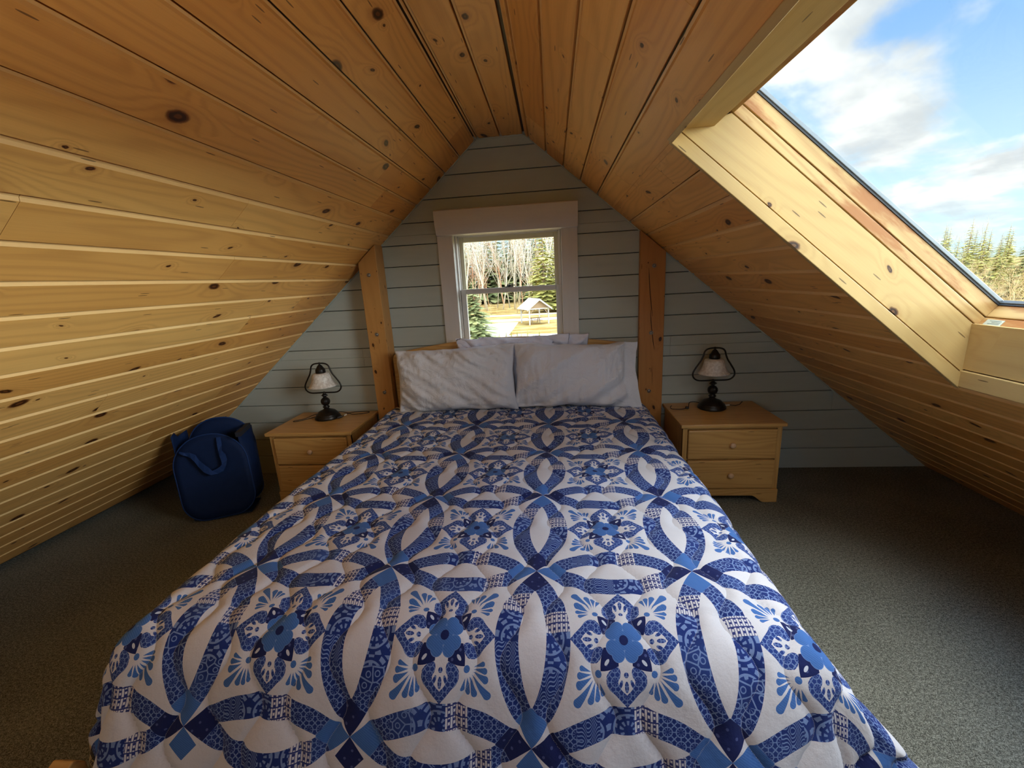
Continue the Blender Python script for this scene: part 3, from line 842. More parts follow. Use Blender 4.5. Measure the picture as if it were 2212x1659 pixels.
# ------------------------------------------------------------------ quilt mesh
def quilt():
    XL, XR, YH, YFt, ZT = -1.105, 0.515, 2.84, 0.935, 0.600   # start of the rounded edges
    st = 0.009
    SIDE, FOOT = 0.56, 0.60
    def fall(e, r, flare):
        # outward distance and drop for excess length e: arc of radius r then a nearly straight fall
        th = PI / 2 - flare; L1 = r * th
        if e < L1:
            a = e / r; return r * math.sin(a), r * (1 - math.cos(a))
        o = r * math.sin(th); d = r * (1 - math.cos(th)); k = e - L1
        return o + k * math.cos(th), d + k * math.sin(th)
    a0, a1 = XL - SIDE, XR + SIDE
    b0, b1 = YFt - FOOT, YH
    na = int((a1 - a0) / st); nb = int((b1 - b0) / st)
    vs = []; pat = []; raw = []
    for j in range(nb + 1):
        b = b0 + (b1 - b0) * j / nb
        for i in range(na + 1):
            a = a0 + (a1 - a0) * i / na
            ex = max(0, XL - a, a - XR); ey = max(0, YFt - b)
            sx = -1 if a < XL else 1
            bx = min(max(a, XL), XR); by = max(b, YFt)
            e = math.hypot(ex, ey)
            # puffs between the serpentine quilting seams
            wob = 0.026 * math.sin(2 * PI * b / 0.215)
            k = (a + 0.02) / 0.108
            kf = math.floor(k)
            l0 = (kf - .5) ; 
            best = 9
            for q in (kf - 1, kf, kf + 1, kf + 2):
                s = 1 if q % 2 else -1
                best = min(best, abs(a + 0.02 - q * 0.108 - s * wob))
            puff = 0.0125 * (1 - math.exp(-(best / 0.015) ** 1.05))
            big = 0.010 * mnoise.noise(Vector((a * 3.1, b * 2.3, 1.7))) + 0.004 * mnoise.noise(Vector((a * 11, b * 8, 5)))
            hgt = puff + big
            if e < 1e-9:
                # slightly crowned bed
                edge = min(a - XL, XR - a)
                x, y, z = a, b, ZT - 0.012 + hgt - 0.010 * math.exp(-edge / 0.05)
                if b > 2.62: z -= 0.0
            else:
                fx = ex / e; fy = ey / e
                near = min(1, max(0, (1.45 - b) / .75)); near = near * near * (3 - 2 * near)
                ox, dx = fall(ex, 0.105, math.radians(13 + near * (20 if sx > 0 else 4)))
                oy, dy = fall(ey, 0.145, math.radians(22))
                d = (dx ** 3 + dy ** 3) ** (1 / 3)
                phi = math.atan2(ex, ey)
                corner = math.sin(2 * phi) if ex > 0 and ey > 0 else 0
                fold = corner * (0.050 * math.cos(4 * phi + (0.9 if sx > 0 else 0.2))) * min(1, max(0, d - .05) / .25)
                rip = 0.012 * min(1, d / .3)
                gx = min(1, dx / .1); gy = min(1, dy / .1)
                ox += gx * (hgt + rip * math.sin(b * 17 + 1.2)) + fold * fx
                oy += gy * (hgt + rip * math.sin(a * 17 + 1.2)) + fold * fy
                zz = hgt * max(0, 1 - d / .1)
                x, y, z = bx + sx * ox, by - oy, ZT - 0.022 + 0.010 * (1 - math.exp(-e / .05)) - d + zz
                z = max(z, 0.03)
            vs.append((x, y, z))
            raw.append((a, b)); pat.append(((a + 0.072 - 0.02 * (b - 1.07)) / 0.44, (b - 1.075) / 0.437))
    fs = []
    W = na + 1
    for j in range(nb):
        for i in range(na):
            fs.append((j * W + i, j * W + i + 1, (j + 1) * W + i + 1, (j + 1) * W + i))
    me = bpy.data.meshes.new('quilt'); me.from_pydata(vs, [], fs)
    uv = me.uv_layers.new(name='pat'); fl = []
    for f in fs:
        for q in f: fl.extend(pat[q])
    uv.data.foreach_set('uv', fl)
    uv = me.uv_layers.new(name='cloth'); fl = []
    for f in fs:
        for q in f: fl.extend(raw[q])
    uv.data.foreach_set('uv', fl)
    me.polygons.foreach_set('use_smooth', [True] * len(fs)); me.materials.append(M_QUILT)
    o = bpy.data.objects.new('quilt', me); C.objects.link(o)
    s = o.modifiers.new('thick', 'SOLIDIFY'); s.thickness = 0.008; s.offset = -1
    tag(o, 'blue and white ring-patterned quilt spread over the bed', 'quilt')
    return o
quilt()

# ------------------------------------------------------------------ bed
bed = thing('bed', (-0.27, 1.9, 0), 'wooden bed with arched honey-coloured headboard under the blue and white quilt', 'bed')
mb = MB()
hy0, hy1 = 2.915, 2.955; hx0, hx1 = -1.162, 0.548
prof = [(hx0, 0.02)]
def htop(t):  # t 0..1 across
    return 0.965 + 0.075 * math.sin(PI * t) ** 0.8
for i in range(9):
    a = i / 8 * PI / 2; prof.append((hx0 + .055 * (1 - math.cos(a)), 0.925 + .055 * math.sin(a) - .01))
for i in range(1, 40): 
    t = i / 40; prof.append((hx0 + .055 + (hx1 - hx0 - .11) * t, 0.968 + 0.078 * math.sin(PI * t) ** 0.9))
for i in range(9):
    a = PI / 2 - i / 8 * PI / 2; prof.append((hx1 - .055 * (1 - math.cos(a)), 0.925 + .055 * math.sin(a) - .01))
prof += [(hx1, 0.02)]
mb.prism([(x, z) for x, z in prof], hy0, hy1, 1, r=.33)
# uv of the faces should run along x
for k, f in enumerate(mb.f):
    if len(f) > 4: mb.uv[k] = [(mb.v[q].x, mb.v[q].z) for q in f]
mb.build('headboard', M_OAK, bed, bevel=.006)
mb = MB()
inn = [(hx0 + .09, .30), (hx1 - .09, .30), (hx1 - .09, .845)]
for i in range(1, 20): inn.append((hx1 - .09 - (hx1 - hx0 - .18) * i / 20, .85 + .06 * math.sin(PI * i / 20)))
inn.append((hx0 + .09, .845))
mb.prism(inn, hy0 - .0015, hy0 - .0005, 1, r=.7)
for k, f in enumerate(mb.f):
    if len(f) > 4: mb.uv[k] = [(mb.v[q].x, mb.v[q].z) for q in f]
mb.build('recessed_panel', wood('panel_veneer', (0.10, .05, .015), (0.24, .13, .045), (0.28, .16, .055), knots=0, ring=.3), bed)
mb = MB()
# mattress with rounded edges
rr = 0.07
ring = []
x0, x1, y0, y1 = -1.165, 0.585, 0.865, 2.885
def rrect(ins, z):
    pts = []; r = .06
    for (cx_, cy_, a0) in ((x1 - ins - r, y1 - ins - r, 0), (x0 + ins + r, y1 - ins - r, 90), (x0 + ins + r, y0 + ins + r, 180), (x1 - ins - r, y0 + ins + r, 270)):
        for k in range(5):
            a = math.radians(a0 + 90 * k / 4); pts.append(Vector((cx_ + r * math.cos(a), cy_ + r * math.sin(a), z)))
    return pts
lay = [(0.05, .30), (0.02, .31), (0.0, .34), (0.0, .50), (0.02, .545), (0.06, .568)]
for (ins, z) in lay: mb.v += rrect(ins, z)
n = 20
for i in range(len(lay) - 1):
    for k in range(n):
        k2 = (k + 1) % n; mb.face([i * n + k, i * n + k2, (i + 1) * n + k2, (i + 1) * n + k], [(0, 0)] * 4)
mb.face(list(range(n))[::-1], [(0, 0)] * n); mb.face([(len(lay) - 1) * n + k for k in range(n)], [(0, 0)] * n)
mb.build('mattress', M_MATT, bed, smooth=True)
mb = MB(); mb.box(x0 + .02, x1 - .02, y0 + .03, y1, .16, .30); mb.build('box_spring', M_MATT, bed, bevel=.01)
for x in (x0 - .02, x1 - .005):
    mb = MB(); mb.box(x, x + .024, y0 - .02, 2.86, .14, .27, g=1); mb.build('side_rail', M_OAK, bed, bevel=.003)
mb = MB(); mb.box(x0 - .01, x1 + .02, y0 - .045, y0 - .020, .14, .28); mb.build('foot_rail', M_OAK, bed, bevel=.004)
for (x, y) in ((x0 + .03, y0 + .05), (x1 - .08, y0 + .05), (x0 + .03, 2.80), (x1 - .08, 2.80)):
    mb = MB(); mb.box(x, x + .05, y, y + .05, 0, .16, g=2); mb.build('leg', M_OAK, bed, bevel=.003)
# foot corner post whose tip shows beside the quilt
mb = MB(); b0 = 0
mb.prism([(0.690, 0.0), (0.735, 0.0), (0.735, .262), (0.712, .294), (0.690, .285)], -1.320, -1.262, 0); mb.build('corner_post', M_OAK, bed, bevel=.004)
mb = MB(); mb.box(-1.30, -1.15, 0.700, 0.730, .12, .20); mb.build('foot_bracket', M_OAK, bed, bevel=.003)

# ------------------------------------------------------------------ pillows
def pillow(name, c, W, Hh, T, lean, yaw, roll, label, m, seed, flange=0.0, group=None):
    N, Mn = 72, 48
    rx = Matrix.Translation(c) @ Matrix.Rotation(yaw, 4, 'Z') @ Matrix.Rotation(lean, 4, 'X') @ Matrix.Rotation(roll, 4, 'Y')
    vs = []; fs = []
    def surf(s, t, side):
        ss = s
        if flange and s > 0.80: core = max(0.0, 1 - ((s + 1) / 1.80 - .0) ** 1)
        s2 = (s + 1) / (1.78 if flange else 2.0) * 2 - 1; s2 = min(s2, 1.0)
        prof = max(0, (1 - abs(s2) ** 3.2)) ** 0.62 * max(0, (1 - abs(t) ** 3.0)) ** 0.6
        th = T / 2 * prof
        # corners reach further than the sides
        x = s * W / 2 * (1 - 0.055 * (1 - t * t) * abs(s) ** 3)
        z = t * Hh / 2 * (1 - 0.075 * (1 - s * s) * (abs(t) ** 3))
        # wrinkles
        p = Vector((x * 5 + seed * 3.1, z * 5, seed))
        w = 0.0
        diag = (x * 0.75 + z * 1.1 if seed % 2 else x * .5 - z * .8)
        w += 0.050 * mnoise.noise(Vector((diag * 19 + seed, (x - z) * 3.2, seed))) * (0.35 + abs(s * t))
        w += 0.034 * mnoise.noise(Vector((x * 14 + seed, z * 3, 7 + seed))) * max(0, abs(t) - .35)
        w += 0.026 * mnoise.noise(Vector((x * 4, z * 5, 3 + seed)))
        w += 0.016 * abs(mnoise.noise(Vector((x * 26, z * 22 + diag * 20, 3 + seed))))
        edge = min(1, (1 - abs(s)) * 9) * min(1, (1 - abs(t)) * 9)
        y = -(th + w * edge) if side == 0 else th * 0.9 + w * edge * .5
        if flange and s > .78: y = -0.004 + .012 * math.sin(t * 4) if side == 0 else 0.004 + .012 * math.sin(t * 4)
        if flange: x -= .040 * (t + 1) / 2 * max(0, s)
        # sag: bottom squashes onto the bed
        return rx @ Vector((x + .01 * mnoise.noise(Vector((t * 3, s, seed))), y, z + .012 * mnoise.noise(Vector((s * 3.5, t, seed + 4))) * abs(t)))
    for side in (0, 1):
        for j in range(Mn + 1):
            for i in range(N + 1):
                s = -1 + 2 * i / N; t = -1 + 2 * j / Mn
                s = math.sin(s * PI / 2) * .35 + s * .65; t = math.sin(t * PI / 2) * .35 + t * .65
                vs.append(surf(s, t, side))
    Wd = N + 1; off = Wd * (Mn + 1)
    for j in range(Mn):
        for i in range(N):
            a = j * Wd + i
            fs.append((a, a + 1, a + 1 + Wd, a + Wd)); fs.append((off + a, off + a + Wd, off + a + 1 + Wd, off + a + 1))
    me = bpy.data.meshes.new(name); me.from_pydata([tuple(v) for v in vs], [], fs)
    bm = bmesh.new(); bm.from_mesh(me); bmesh.ops.remove_doubles(bm, verts=bm.verts, dist=.0012)
    bmesh.ops.recalc_face_normals(bm, faces=bm.faces); bm.to_mesh(me); bm.free()
    me.polygons.foreach_set('use_smooth', [True] * len(me.polygons)); me.materials.append(m)
    o = bpy.data.objects.new(name, me); C.objects.link(o); return tag(o, label, 'pillow', group)
L_ = math.radians
pillow('pillow', (-0.665, 2.712, 0.805), 0.83, 0.44, 0.17, L_(-11), L_(-2), L_(-2.0), 'wrinkled white pillow at the front left of the headboard', M_LINEN, 1)
pillow('pillow', (0.145, 2.720, 0.805), 0.84, 0.43, 0.17, L_(-11), L_(2), L_(2.2), 'smoother white pillow with open flat hem, front right of the bed', M_LINEN, 2, flange=.1)
pillow('pillow', (-0.285, 2.842, 0.845), 0.78, 0.44, 0.050, L_(-4), 0, L_(-.3), 'white pillow tucked behind the two front pillows, reaching further left', M_LINEN_B, 3)
pillow('pillow', (-0.145, 2.884, 0.838), 0.76, 0.44, 0.030, L_(-2), 0, L_(.6), 'rearmost white pillow against the headboard, corner showing at right', M_LINEN_B, 4)

# ------------------------------------------------------------------ nightstand
def nightstand(loc, label):
    t = thing('nightstand', loc, label, 'nightstand', None)
    ox, oy = loc[0], loc[1]
    def B(m, *a, **k): m.box(*a, **k)
    W = 0.575; D = 0.43; F = -D / 2  # front at y = F
    m = MB()
    hw = W / 2
    B(m, -hw, -hw + .018, F, -F, .0, .500, g=2, r=.2); B(m, hw - .018, hw, F, -F, .0, .500, g=2, r=.6)
    B(m, -hw + .018, hw - .018, -F - .008, -F, .0, .500); 
    B(m, -hw + .018, hw - .018, F, F + .018, .485, .500); B(m, -hw + .018, hw - .018, F + .002, F + .018, .286, .294); B(m, -hw + .018, hw - .018, F, F + .018, .07, .094)
    B(m, -hw + .0, -hw + .028, F - .0005, F + .018, .09, .500, g=2); B(m, hw - .028, hw, F - .0005, F + .018, .09, .500, g=2)
    B(m, -hw + .018, hw - .018, F + .05, -F - .01, .085, .095)
    m.build('carcass', M_OAK, t, bevel=.0015, local=True)
    m = MB(); B(m, -hw - .016, hw + .016, F - .024, -F + .012, .500, .523); m.build('top', M_OAK, t, bevel=.005, local=True)
    m = MB()   # arched plinth
    prof = [(-hw - .003, 0), (-hw + .075, 0)]
    for i in range(1, 9):
        a = i / 8; prof.append((-hw + .075 + .075 * a, .045 * (a * a * (3 - 2 * a))))
    for i in range(8, 0, -1):
        a = i / 8; prof.append((hw - .075 - .075 * a, .045 * (a * a * (3 - 2 * a))))
    prof += [(hw - .075, 0), (hw + .003, 0), (hw + .003, .088), (-hw - .003, .088)]
    b0 = len(m.f); m.prism(prof, F - .010, F + .006, 1, r=.4)
    for k, f in enumerate(m.f):
        m.uv[k] = [(m.v[q].x, m.v[q].z + m.v[q].y) for q in f]
    m.build('plinth', M_OAK, t, bevel=.003, local=True)
    for (z0, z1, r) in ((.296, .482, .15), (.097, .284, .85)):
        m = MB(); B(m, -hw + .031, hw - .031, F - .014, F + .30, z0, z1, r=r)
        d = m.build('drawer', M_OAK, t, bevel=.006, local=True)
        k = MB(); ax = Matrix.Rotation(PI / 2, 4, 'X')
        k.lathe([(0, .0265), (.010, .026), (.0155, .022), (.0170, .016), (.0145, .009), (.0085, .005), (.0085, .0)], 24, (0, F - .014, (z0 + z1) / 2), axis=ax)
        ko = k.build('knob', M_KNOB, None, smooth=True); ko.parent = d
    return t
NR = nightstand((1.053, 2.739, 0), 'honey-coloured two-drawer nightstand at the right side of the bed')
NL = dup(NR); NL.location = (-1.645, 2.739, 0); NL['label'] = 'honey-coloured nightstand left of the bed, partly hidden by the quilt'
NR['group'] = NL['group'] = 'nightstands'

# ------------------------------------------------------------------ lamps (origin at the centre of the base)
def lamp(loc, label, cordpts, tags, plug, twist):
    t = thing('table_lamp', loc, label, 'lamp', 'bedside lamps')
    m = MB()
    m.lathe([(0, 0.0), (.084, 0), (.089, .004), (.089, .012), (.084, .016), (.086, .020), (.080, .025), (.078, .029), (.079, .032), (.072, .036), (.066, .044), (.056, .054), (.040, .061), (.026, .066), (.020, .072), (.016, .078), (.0, .078)], 40)
    m.build('base', M_BRONZE, t, smooth=True, local=True)
    m = MB()
    m.lathe([(.016, .076), (.018, .080), (.024, .083), (.024, .088), (.017, .092), (.018, .095), (.015, .098)], 28)
    m.lathe([(.012, .096), (.020, .101), (.0285, .112), (.0315, .126), (.029, .140), (.020, .151), (.012, .156)], 48, flute=lambda a, z: 1 + .07 * abs(math.sin(a * 6)) - .03)
    m.lathe([(.012, .154), (.010, .160), (.016, .166), (.0235, .171), (.016, .177), (.011, .183), (.007, .188), (.009, .192), (.006, .198), (0, .2)], 24, flute=lambda a, z: 1 + (.12 * math.cos(a * 4) if .163 < z < .178 else 0))
    m.build('stem', M_BRONZE, t, smooth=True, local=True)
    # harp loop
    half = [(0, .192), (.045, .191), (.088, .192), (.112, .200), (.128, .217), (.132, .238), (.124, .262), (.104, .295), (.083, .328), (.071, .358), (.063, .385), (.048, .400), (.026, .406), (0, .407)]
    def sm(pts, n=6):
        out = []
        for i in range(len(pts) - 1):
            p0 = pts[max(i - 1, 0)]; p1 = pts[i]; p2 = pts[i + 1]; p3 = pts[min(i + 2, len(pts) - 1)]
            for k in range(n):
                u = k / n
                out.append(tuple(.5 * ((2 * p1[a]) + (-p0[a] + p2[a]) * u + (2 * p0[a] - 5 * p1[a] + 4 * p2[a] - p3[a]) * u * u + (-p0[a] + 3 * p1[a] - 3 * p2[a] + p3[a]) * u ** 3) for a in range(len(p1))))
        out.append(pts[-1]); return out
    full = [(x, 0, z) for x, z in half] + [(-x, 0, z) for x, z in half[::-1][1:-1]]
    full = sm(full + [full[0]])[:-1]
    R = Matrix.Rotation(twist, 3, 'Z')
    m = MB(); m.tube([R @ Vector(p) for p in full], .0052, 10, closed=True)
    m.build('harp', M_BRONZE, t, smooth=True, local=True)
    m = MB(); m.lathe([(0, .415), (.006, .413), (.008, .408), (.006, .403), (.006, .398), (.012, .394), (.018, .386), (.025, .374), (.031, .366), (.034, .360), (.033, .354), (.034, .350), (.034, .338), (.031, .336), (0, .336)], 32)
    m.build('cap', M_BRONZE, t, smooth=True, local=True)
    m = MB(); o_ = [(.032, .338), (.046, .337), (.058, .331), (.063, .318), (.066, .300), (.071, .280), (.079, .262), (.089, .248), (.098, .239)]
    m.lathe(o_ + [(r - .004, z) for r, z in o_[::-1]] , 48)
    m.build('shade', M_SHADE, t, smooth=True, local=True)
    m = MB(); m.tube(sm(cordpts), .0026, 6)
    cd = m.build('cord', M_CORD, t, smooth=True, local=True)
    if plug:
        m = MB(); p, q = Vector(plug[0]), Vector(plug[1])
        m.tube([p, p.lerp(q, .3), q], [.006, .010, .008], 8)
        o = m.build('plug', M_CORD, None); o.parent = cd
    m = MB(); p, q = Vector(tags[0]), Vector(tags[1]); m.tube([p, q], .005, 4)
    o = m.build('cord_tag', M_PLUG, None); o.parent = cd
    return t
lamp((1.036, 2.825, .5235), 'dark bronze table lamp on the right-hand nightstand',
     [(-.07, .03, .030), (-.105, .045, .034), (-.135, .035, .030), (-.150, .0, .010), (-.165, -.01, .006), (-.20, -.02, .004), (-.235, -.018, .004), (-.262, -.005, .004), (-.262, .02, .010), (-.25, .035, .012)],
     [(.092, .028, .008), (.128, .036, .008)], [(-.152, -.010, .006), (-.172, -.012, .014)], 0.0)
mbx = None
lamp((-1.665, 2.815, .5235), 'dark bronze table lamp on the left nightstand, cord looped beside it',
     [(-.06, .03, .030), (-.115, .02, .020), (-.170, -.02, .004), (-.215, -.055, .004), (-.222, -.080, .004), (-.195, -.080, .004), (-.150, -.04, .004), (-.10, .02, .006), (-.04, .098, .012), (.05, .11, .010), (.12, .085, .005), (.16, .06, .004), (.20, .065, .004), (.245, .075, .004), (.27, .10, .004), (.25, .12, .004), (.18, .12, .004), (.12, .10, .004), (.105, .02, .004), (.098, -.02, .006)],
     [(.118, .010, .012), (.128, .030, .014)], [(.088, -.035, .010), (.112, -.006, .012)], L_(3))
# right-hand trailing cord end of the right lamp
# (a second short piece that leaves the tag)
m = MB(); m.tube([(1.164, 2.861, .5315), (1.20, 2.855, .528), (1.235, 2.875, .529), (1.262, 2.902, .540)], [.0026, .0026, .0026, .0036], 6)
for o_ in [o for o in C.objects if o.name.startswith('cord') and o.type == 'MESH' and o.parent and o.parent.location.x > 0][:1]:
    q = m.build('cord_tail', M_CORD, o_.parent, smooth=True)
m = None

# ------------------------------------------------------------------ laundry hamper
def hamper():
    t = thing('laundry_hamper', (-2.28, 2.45, 0), 'dark blue pop-up mesh laundry hamper on the carpet left of the left nightstand', 'hamper')
    def netmat(name, c, alpha):
        m, b = mat(name, 0.7, 0.2); co = objco()
        n = noi(co, 30.0, 3.0)
        X.put(b.inputs['Base Color'], mixc(n, tuple(q * .75 for q in c), c))
        x, y, z = sep(co)
        X.put(b.inputs['Normal'], bump(xsin(x * 1400.0) * xsin(z * 1400.0), .3, .001)); return m
    MN = netmat('navy_mesh', (0.006, 0.019, 0.070), 1); ME = netmat('blue_binding', (0.014, 0.042, 0.15), 1)
    yaw = L_(20); lean = L_(-9)
    M0 = Matrix.Translation((-2.215, 2.325, 0.012)) @ Matrix.Rotation(yaw, 4, 'Z')
    MF = M0 @ Matrix.Rotation(lean, 4, 'X') @ Matrix.Rotation(L_(-4), 4, 'Y')
    def outline(W, Hh, rt, rb, n=10):
        pts = []
        for (cx_, cz, r, a0) in ((W / 2 - rb, rb, rb, -90), (W / 2 - rt, Hh - rt, rt, 0), (-W / 2 + rt, Hh - rt, rt, 90), (-W / 2 + rb, rb, rb, 180)):
            for k in range(n + 1):
                a = math.radians(a0 + 90 * k / n); pts.append((cx_ + r * math.cos(a), cz + r * math.sin(a)))
        return pts
    W, Hh = .43, .56
    fo = outline(W, Hh, .205, .135)
    def panel(name, M, y, pts, bulge):
        m = MB(); cx_, cz = 0, Hh * .5; R_ = 6
        m.v.append(M @ Vector((cx_, y - bulge, cz)))
        for k in range(1, R_ + 1):
            f = k / R_
            for (px, pz) in pts:
                m.v.append(M @ Vector((cx_ + (px - cx_) * f, y - bulge * (1 - f * f), cz + (pz - cz) * f)))
        n = len(pts)
        for i in range(n): m.face([0, 1 + i, 1 + (i + 1) % n], [(0, 0)] * 3)
        for k in range(R_ - 1):
            for i in range(n):
                j = (i + 1) % n
                m.face([1 + k * n + i, 1 + k * n + j, 1 + (k + 1) * n + j, 1 + (k + 1) * n + i], [(0, 0)] * 4)
        o = m.build(name, MN, t, smooth=True); s = o.modifiers.new('s', 'SOLIDIFY'); s.thickness = .003
        m = MB(); m.tube([M @ Vector((px, y, pz)) for px, pz in pts], .0045, 8, closed=True)
        m.build('binding', ME, t, smooth=True)
        return o
    panel('front_panel', MF, 0, fo, -.012)
    MBk = M0 @ Matrix.Translation((0.0, .20, 0)) @ Matrix.Rotation(L_(-3), 4, 'X')
    bo = outline(.40, .62, .19, .12)
    panel('back_panel', MBk, 0, bo, .0)
    # side panels between the two
    for sx, zt in ((-1, .46), (1, .47)):
        m = MB(); n = 10
        for j in range(n + 1):
            z = .10 + (zt + (.16 if sx < 0 else .13) - .10) * j / n
            zz_f = min(z, .555)
            for k in range(7):
                u = k / 6
                def edge(Wd, z_, HH, r):
                    x = Wd / 2
                    if z_ > HH - r: x = Wd / 2 - r + math.sqrt(max(0, r * r - (z_ - HH + r) ** 2))
                    if z_ < .135: x = Wd / 2 - .135 + math.sqrt(max(0, .135 ** 2 - (.135 - z_) ** 2))
                    return x
                pf = MF @ Vector((sx * edge(W, min(z, .46), Hh, .205), 0, min(z, .46)))
                pb = MBk @ Vector((sx * edge(.40, min(z, .48), .62, .19), 0, min(z, .48)))
                p = pf.lerp(pb, u)
                if z > .48: p.z += (z - .48) * (.9 if u < .5 else .6) * (1 if sx < 0 else .9)
                p += (M0.to_3x3() @ Vector((sx * .012 * math.sin(PI * u), 0, 0)))
                m.v.append(p)
        for j in range(n):
            for k in range(6):
                a = j * 7 + k; m.face([a, a + 1, a + 8, a + 7], [(0, 0)] * 4)
        o = m.build('side_panel', MN, t, smooth=True); s = o.modifiers.new('s', 'SOLIDIFY'); s.thickness = .003
    # base cloth
    m = MB(); m.box(-.17, .17, .0, .19, .004, .010, M=M0); m.build('base_cloth', MN, t)
    # carrying strap hanging on the front
    def strap(pts, name, M):
        m = MB(); n = len(pts)
        for i, (x, z, w) in enumerate(pts):
            j = max(i - 1, 0); k = min(i + 1, n - 1)
            d = Vector((pts[k][0] - pts[j][0], pts[k][1] - pts[j][1])).normalized(); nn = Vector((-d.y, d.x)) * w
            lift = -.022 - .010 * math.sin(PI * i / (n - 1))
            m.v.append(M @ Vector((x + nn.x, lift, z + nn.y))); m.v.append(M @ Vector((x - nn.x, lift - .006 * math.sin(i * 2.1), z - nn.y)))
        for i in range(n - 1): m.face([2 * i, 2 * i + 1, 2 * i + 3, 2 * i + 2], [(0, 0)] * 4)
        o = m.build(name, ME, t); s = o.modifiers.new('s', 'SOLIDIFY'); s.thickness = .003
    strap([(-.150, .478, .006), (-.125, .465, .009), (-.100, .455, .014), (-.075, .435, .017), (-.060, .405, .012), (-.045, .370, .018), (-.020, .335, .020), (.005, .310, .014), (.035, .312, .016), (.065, .322, .018), (.085, .345, .013), (.090, .375, .016), (.088, .41, .018), (.080, .44, .010), (.082, .48, .013), (.085, .53, .012)], 'strap', MF)
    m = MB(); m.box(.17, .20, -.0, .20, .535, .565, M=M0 @ Matrix.Rotation(L_(0), 4, 'X')); m.build('top_tie', simple('black_webbing', (.01, .012, .02), .7, nscale=40), t)
hamper()

# ------------------------------------------------------------------ outdoors
GZ = -5.0
def ground_mat():
    m, b = mat('meadow', 0.95, 0.05); x, y, z = sep(objco())
    n = noi(vec(x * .35, y * .35), 1.0, 5.0, .6); n2 = noi(vec(x * 6, y * 6), 1.0, 3.0, .7)
    col = mixc(sstep(n + n2 * .3, .45, .85), (0.26, 0.16, 0.045), (0.42, 0.32, 0.13))
    col = mixc(sstep(noi(vec(x * .12 + 4.0, y * .5), 1.0, 3.0), .52, .62), col, (0.20, 0.12, 0.035))
    X.put(b.inputs['Base Color'], col); return m
def snow_mat():
    m, b = mat('pale_gravel', 0.9, 0.1); x, y, z = sep(objco())
    n = noi(vec(x * 1.2, y * 1.2), 1.0, 5.0, .7)
    X.put(b.inputs['Base Color'], mixc(n, (0.42, .385, .33), (0.58, .55, .49))); return m
M_GRAVEL = snow_mat()
mb = MB()
GN = 40
for j in range(GN + 1):
    for i in range(GN + 1):
        x = -220 + 520 * i / GN; y = -60 + 400 * j / GN
        far = max(0, math.hypot(x, y) - 95) 
        mb.v.append(Vector((x, y, GZ + min(3.0, far * .02) + .0 * mnoise.noise(Vector((x * .02, y * .02, 0))))))
for j in range(GN):
    for i in range(GN):
        a = j * (GN + 1) + i; mb.face([a, a + 1, a + GN + 2, a + GN + 1], [(0, 0)] * 4)
tag(struct(mb.build('meadow_ground', ground_mat(), smooth=True)))
def patch(name, pts, label, cat, h=.04):
    m = MB(); n = len(pts)
    for (x, y) in pts: m.v.append(Vector((x, y, GZ + h)))
    for (x, y) in pts: m.v.append(Vector((x, y, GZ - .02)))
    m.face(list(range(n)), [(0, 0)] * n)
    for i in range(n): j = (i + 1) % n; m.face([i, j, n + j, n + i], [(0, 0)] * 4)
    o = m.build(name, M_GRAVEL); struct(o); return o
random.seed(21)
def wavy(x0, x1, ya, yb, amp):
    a = []; c = []
    for i in range(25):
        x = x0 + (x1 - x0) * i / 24
        a.append((x, ya(x) + random.uniform(-amp, amp))); c.append((x, yb(x) + random.uniform(-amp, amp)))
    return a + c[::-1]
patch('gravel_yard', wavy(-30, -5.4, lambda x: 38, lambda x: 66 + .1 * x, 1.0), '', '')
patch('gravel_path', wavy(-5.4, 22, lambda x: 38, lambda x: 50.5, .7), '', '')
patch('gravel_drive', wavy(-14, 20, lambda x: 67.5, lambda x: 71.5, .2), '', '')
patch('gravel_lane', wavy(-40, 30, lambda x: 78, lambda x: 80.5, .2), '', '')

def bark(name, c, var=.3):
    m, b = mat(name, .85, .15); n = noi(objco(), 3.0, 3.0)
    X.put(b.inputs['Base Color'], mixc(n, tuple(q * (1 - var) for q in c), c)); return m
M_BIRCH = bark('birch_bark', (.72, .62, .48)); M_TWIG_R = bark('russet_twigs', (.62, .34, .20)); M_GOLD = bark('golden_twigs', (.62, .46, .24)); M_TWIG_G = bark('grey_twigs', (.50, .43, .32))
def needles(name, c1, c2):
    m, b = mat(name, .8, .1); n = noi(objco(), 1.3, 4.0, .7); r = attr('rnd')
    X.put(b.inputs['Base Color'], mixc(xclamp(n * .8 + r * .6 - .2), c1, c2)); return m
M_FIR = needles('fir_needles', (.085, .12, .05), (.36, .36, .15)); M_FIR_Y = needles('sunlit_needles', (.22, .23, .06), (.60, .53, .17)); M_TRUNK = bark('trunk_bark', (.42, .31, .20))

